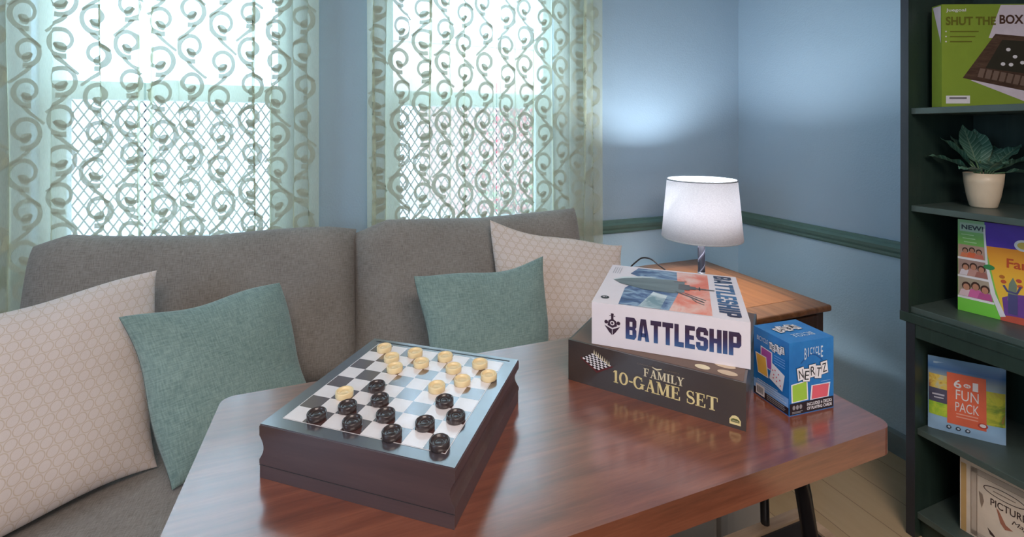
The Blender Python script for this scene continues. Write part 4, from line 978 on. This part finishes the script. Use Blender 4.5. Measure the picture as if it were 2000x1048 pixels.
skin = plain('printed_skin', srgb(196, 138, 110), .4); hair = plain('printed_hair', srgb(70, 44, 34), .4)
def photo(z0, z1, xr, bgc, shirts):
    m.face2d([rect(l2(.001), z0, l2(xr), z1)], (0, yF, 0), Uf, Wf, plain('printed_photo_ground', bgc, .4), .0007)
    k = len(shirts)
    for i, s_ in enumerate(shirts):
        cx = l2(.012+(xr-.018)*(i+.5)/k); hz = z0+(z1-z0)*(.60 if i % 2 else .52); r = (z1-z0)*.19
        m.face2d([[(cx-r*1.7, z0+.001), (cx+r*1.7, z0+.001), (cx+r*1.2, hz-r*.9), (cx, hz-r*.5), (cx-r*1.2, hz-r*.9)]], (0, yF, 0), Uf, Wf, plain('printed_shirt', s_, .4), .0009+.0001*i)
        m.face2d([disc(cx, hz+r*.25, r*1.02, r*1.15, 14)], (0, yF, 0), Uf, Wf, hair, .0012); m.face2d([disc(cx, hz-r*.05, r*.72, r*.92, 14)], (0, yF, 0), Uf, Wf, skin, .0014)
    m.face2d([rect(l2(0), z0-.006, l2(xr+.006), z0)], (0, yF, 0), Uf, Wf, WHITE, .0008)
photo(.150, .185, .076, srgb(196, 160, 140), [srgb(226, 130, 90), srgb(230, 110, 70), srgb(214, 120, 100)])
photo(.100, .144, .084, srgb(170, 140, 130), [srgb(226, 214, 220), srgb(200, 150, 140), srgb(170, 110, 100)])
photo(.042, .094, .096, srgb(176, 160, 140), [srgb(230, 200, 206), srgb(220, 110, 170), srgb(196, 90, 150)])
m.face2d([disc(l2(.088), .134, .012, .007, 14)], (0, yF, 0), Uf, Wf, plain('leaf_green_ink', srgb(60, 140, 80), .4), .0015)
m.text('Family', (l2(.134), yF, .150), Uf, Wf, .085, .032, plain('red_brown_ink', srgb(206, 84, 40), .4), .02, .0012, align='L')
m.face2d([disc(l2(.176), .204, .018, .015, 20)], (0, yF, 0), Uf, Wf, WHITE, .0009); m.face2d([disc(l2(.176), .204, .012, .009, 20)], (0, yF, 0), Uf, Wf, plain('gold_ring_ink', srgb(226, 196, 90), .4), .0012)
for a, b, cc in ((.122, .115, srgb(190, 110, 40)), (.126, .103, srgb(200, 90, 50)), (.165, .112, srgb(200, 80, 60)), (.168, .098, srgb(214, 100, 60))): m.face2d([disc(l2(a), b, .006, .005, 10)], (0, yF, 0), Uf, Wf, plain('confetti_ink', cc, .4), .0012)
m.face2d([[(l2(.136), .056), (l2(.158), .060), (l2(.160), .100), (l2(.150), .118), (l2(.140), .100)]], (0, yF, 0), Uf, Wf, plain('grey_blue_ink', srgb(126, 140, 120), .4), .0012)
m.face2d(stroke([(l2(.126), .094), (l2(.136), .080), (l2(.160), .078), (l2(.170), .098)], .005)+[rect(l2(.138), .022, l2(.162), .074)], (0, yF, 0), Uf, Wf, plain('dusk_blue_ink', srgb(84, 80, 130), .4), .0014)
c2 = box_at('', (1.770, .846, .7085), A2, w2, d2, h2)
o = m.build('board_game_box', loc=c2, rotz=A2); o.scale = (1, 1, 1.09); tag(o, 'colourful purple and orange family game box marked NEW on middle bookcase shelf', 'game box')

# --- fun pack pouch
A3 = R(-51.5); w3, d3, h3 = .172, .022, .222
m = MB(); bluep = grad('sky_blue_pouch_print', 'Z', 0, h3, [(0, srgb(170, 204, 236)), (.25, srgb(150, 190, 226)), (.75, srgb(150, 170, 180)), (.86, srgb(70, 120, 180)), (1, srgb(130, 170, 210))], .3)
def pf(a, b, sd): 
    u, v = a*2-1, b*2-1; t = d3/2*(max(0, 1-u**4)*max(0, 1-(v*.5+.5)**3))**.6*(min(1, b*6+.4)); return Vector((u*w3/2, -sd*(t+.0004), b*h3))
for sd in (1, -1): m.grid(lambda a, b: pf(a, b, sd), 20, 24, bluep, flip=(sd < 0))
def pp(polys, mat_, lift):
    for p in polys:
        # cut print into the curved front: lift by the local bulge
        m.poly([Vector((x, pf(min(1, max(0, x/w3+.5)), min(1, max(0, z/h3)), 1).y-lift, z)) for x, z in p], mat_)
def densify(x0, z0, x1, z1, k=8):
    return [rect(x0+(x1-x0)*i/k, z0+(z1-z0)*j/k, x0+(x1-x0)*(i+1)/k, z0+(z1-z0)*(j+1)/k) for i in range(k) for j in range(k)]
coral = plain('coral_ink', srgb(232, 110, 80), .35)
pp(densify(-w3/2+.002, .126, -.040, .170), art('brown_yellow_print', [(.4, srgb(170, 110, 80)), (.55, srgb(226, 200, 90)), (.7, srgb(190, 200, 190))], 26), .0005)
pp(densify(-w3/2+.002, .086, -.040, .128), plain('slate_violet_ink', srgb(84, 84, 110), .4), .0007)
pp(densify(-w3/2+.002, .046, -.040, .086), art('lime_print', [(.4, srgb(120, 190, 60)), (.6, srgb(200, 220, 70))], 22), .0006)
pp(densify(.036, .052, w3/2-.002, .150), art('green_yellow_print', [(.3, srgb(200, 110, 80)), (.42, srgb(120, 150, 60)), (.55, srgb(200, 200, 70)), (.75, srgb(170, 150, 80))], 18), .0005)
pp(densify(-.044, .032, .042, .184), coral, .0012)
bl = pf(.5, .6, 1).y-.0028
m.text('6', (-.021, bl, .155), Uf, Wf, .017, .025, WHITE, .02, .0); m.text('1', (.018, bl, .155), Uf, Wf, .012, .025, WHITE, .02, .0); m.face2d([disc(0, .154, .008, .006)], (0, bl, 0), Uf, Wf, WHITE, 0); m.text('IN', (0, bl, .154), Uf, Wf, .009, .006, coral, .02, .0006)
m.text('FUN', (.000, bl, .123), Uf, Wf, .050, .030, WHITE, .0, .0); m.text('PACK', (.000, bl, .087), Uf, Wf, .052, .028, WHITE, .0, .0)
for q in range(2): m.face2d([rect(-.024, .064-q*.009, .024, .0675-q*.009)], (0, bl, 0), Uf, Wf, plain('pale_coral_ink', srgb(244, 170, 150), .4), 0)
m.text('5 STICKY', (-.062, bl+.002, .111), Uf, Wf, .030, .007, WHITE, 0, .0) if False else m.face2d([rect(-.078, .108, -.050, .113), rect(-.074, .099, -.052, .103)], (0, bl+.002, 0), Uf, Wf, plain('pale_grey_ink', srgb(190, 190, 206), .4), 0)
for q in range(3):
    cx = -.040+q*.021; m.face2d([disc(cx, .020, .0055)], (0, pf(.4, .09, 1).y, 0), Uf, Wf, plain('slate_ink', srgb(52, 56, 70), .4), .0012); m.face2d([disc(cx, .0205, .0032)], (0, pf(.4, .09, 1).y, 0), Uf, Wf, plain('pale_grey_ink', srgb(190, 200, 216), .4), .0016)
m.face2d([rect(-.014, h3-.016, .014, h3-.011)], (0, 0, 0), Uf, Wf, BLACK, .003)
m.face2d([rect(-.074, h3-.020, -.044, h3-.014)], (0, 0, 0), Uf, Wf, plain('pale_sky_ink', srgb(160, 196, 226), .4), .004)
m.face2d([disc(.034, .046, .011, .008)], (0, bl, 0), Uf, Wf, plain('brick_red_ink', srgb(190, 70, 60), .4), .0004); m.face2d([disc(.034, .047, .007, .005)], (0, bl, 0), Uf, Wf, WHITE, .0010)
c3 = Vector((1.705, .896-.008, .3385))+Vector((math.cos(A3), math.sin(A3), 0))*w3/2+Vector((-math.sin(A3), math.cos(A3), 0))*.004
o = m.build('activity_pouch', loc=c3, rotz=A3, weld=False); tag(o, 'light blue and coral children activity pouch standing on lower bookcase shelf', 'pouch')

# --- old picture game box, bottom shelf
A4 = R(-86); w4, d4, h4 = .245, .05, .215
tan = plain('tan_card', srgb(206, 168, 112), .55); cream4 = plain('aged_cream_card', srgb(228, 212, 196), .55); line4 = plain('sepia_ink', srgb(150, 130, 116), .5); sep = plain('dark_sepia_ink', srgb(70, 54, 52), .5)
m = MB(); m.box(-w4/2, -d4/2, 0, w4/2, d4/2, h4, cream4); yF = -d4/2
def l4(p): return -w4/2+p*.8
m.face2d([rect(l4(.003), .001, l4(.018), h4-.016)], (0, yF, 0), Uf, Wf, tan, .0004)
def frame4(i, wdt, mat_):
    a, b, c, d = l4(.030+i), .006+i*.4, w4/2-.006-i, h4-.014-i; m.face2d([rect(a, b, c, b+wdt), rect(a, d-wdt, c, d), rect(a, b, a+wdt, d), rect(c-wdt, b, c, d)], (0, yF, 0), Uf, Wf, mat_, .0005)
frame4(0, .0012, line4); frame4(.002, .013, plain('pale_sepia_ink', srgb(202, 186, 172), .5)); frame4(.016, .0012, line4)
m.face2d(stroke([(l4(.118)+.042*math.cos(2*PI*i/30), .160+.013*math.sin(2*PI*i/30)) for i in range(31)], .002), (0, yF, 0), Uf, Wf, sep, .0006)
m.text('Picture & Story', (l4(.118), yF, .160), Uf, Wf, .070, .008, line4, 0, .0006, .3) if False else m.face2d([rect(l4(.090), .159, l4(.146), .1615)], (0, yF, 0), Uf, Wf, line4, .0006)
m.text('PICTURE', (l4(.128), yF, .128), Uf, Wf, .072, .020, sep, .01, .0007)
m.text('Magic', (l4(.165), yF, .100), Uf, Wf, .046, .016, sep, .0, .0007, .35)
m.face2d([[(l4(.052), .140), (l4(.062), .136), (l4(.066), .118), (l4(.060), .096), (l4(.056), .110)]], (0, yF, 0), Uf, Wf, line4, .0006)
m.face2d([[(l4(.098), .118), (l4(.104), .114), (l4(.122), .084), (l4(.140), .078), (l4(.120), .070), (l4(.108), .082)]], (0, yF, 0), Uf, Wf, plain('rust_ink', srgb(170, 110, 90), .5), .0006)
m.face2d([[(l4(.075), .050), (l4(.090), .040), (l4(.100), .030), (l4(.082), .034)]], (0, yF, 0), Uf, Wf, sep, .0006)
c4 = box_at('', (1.716, .815, .0805), A4, w4, d4, h4)
o = m.build('board_game_box', loc=c4, rotz=A4); tag(o, 'aged cream picture game box with sepia lettering on bottom bookcase shelf', 'game box')
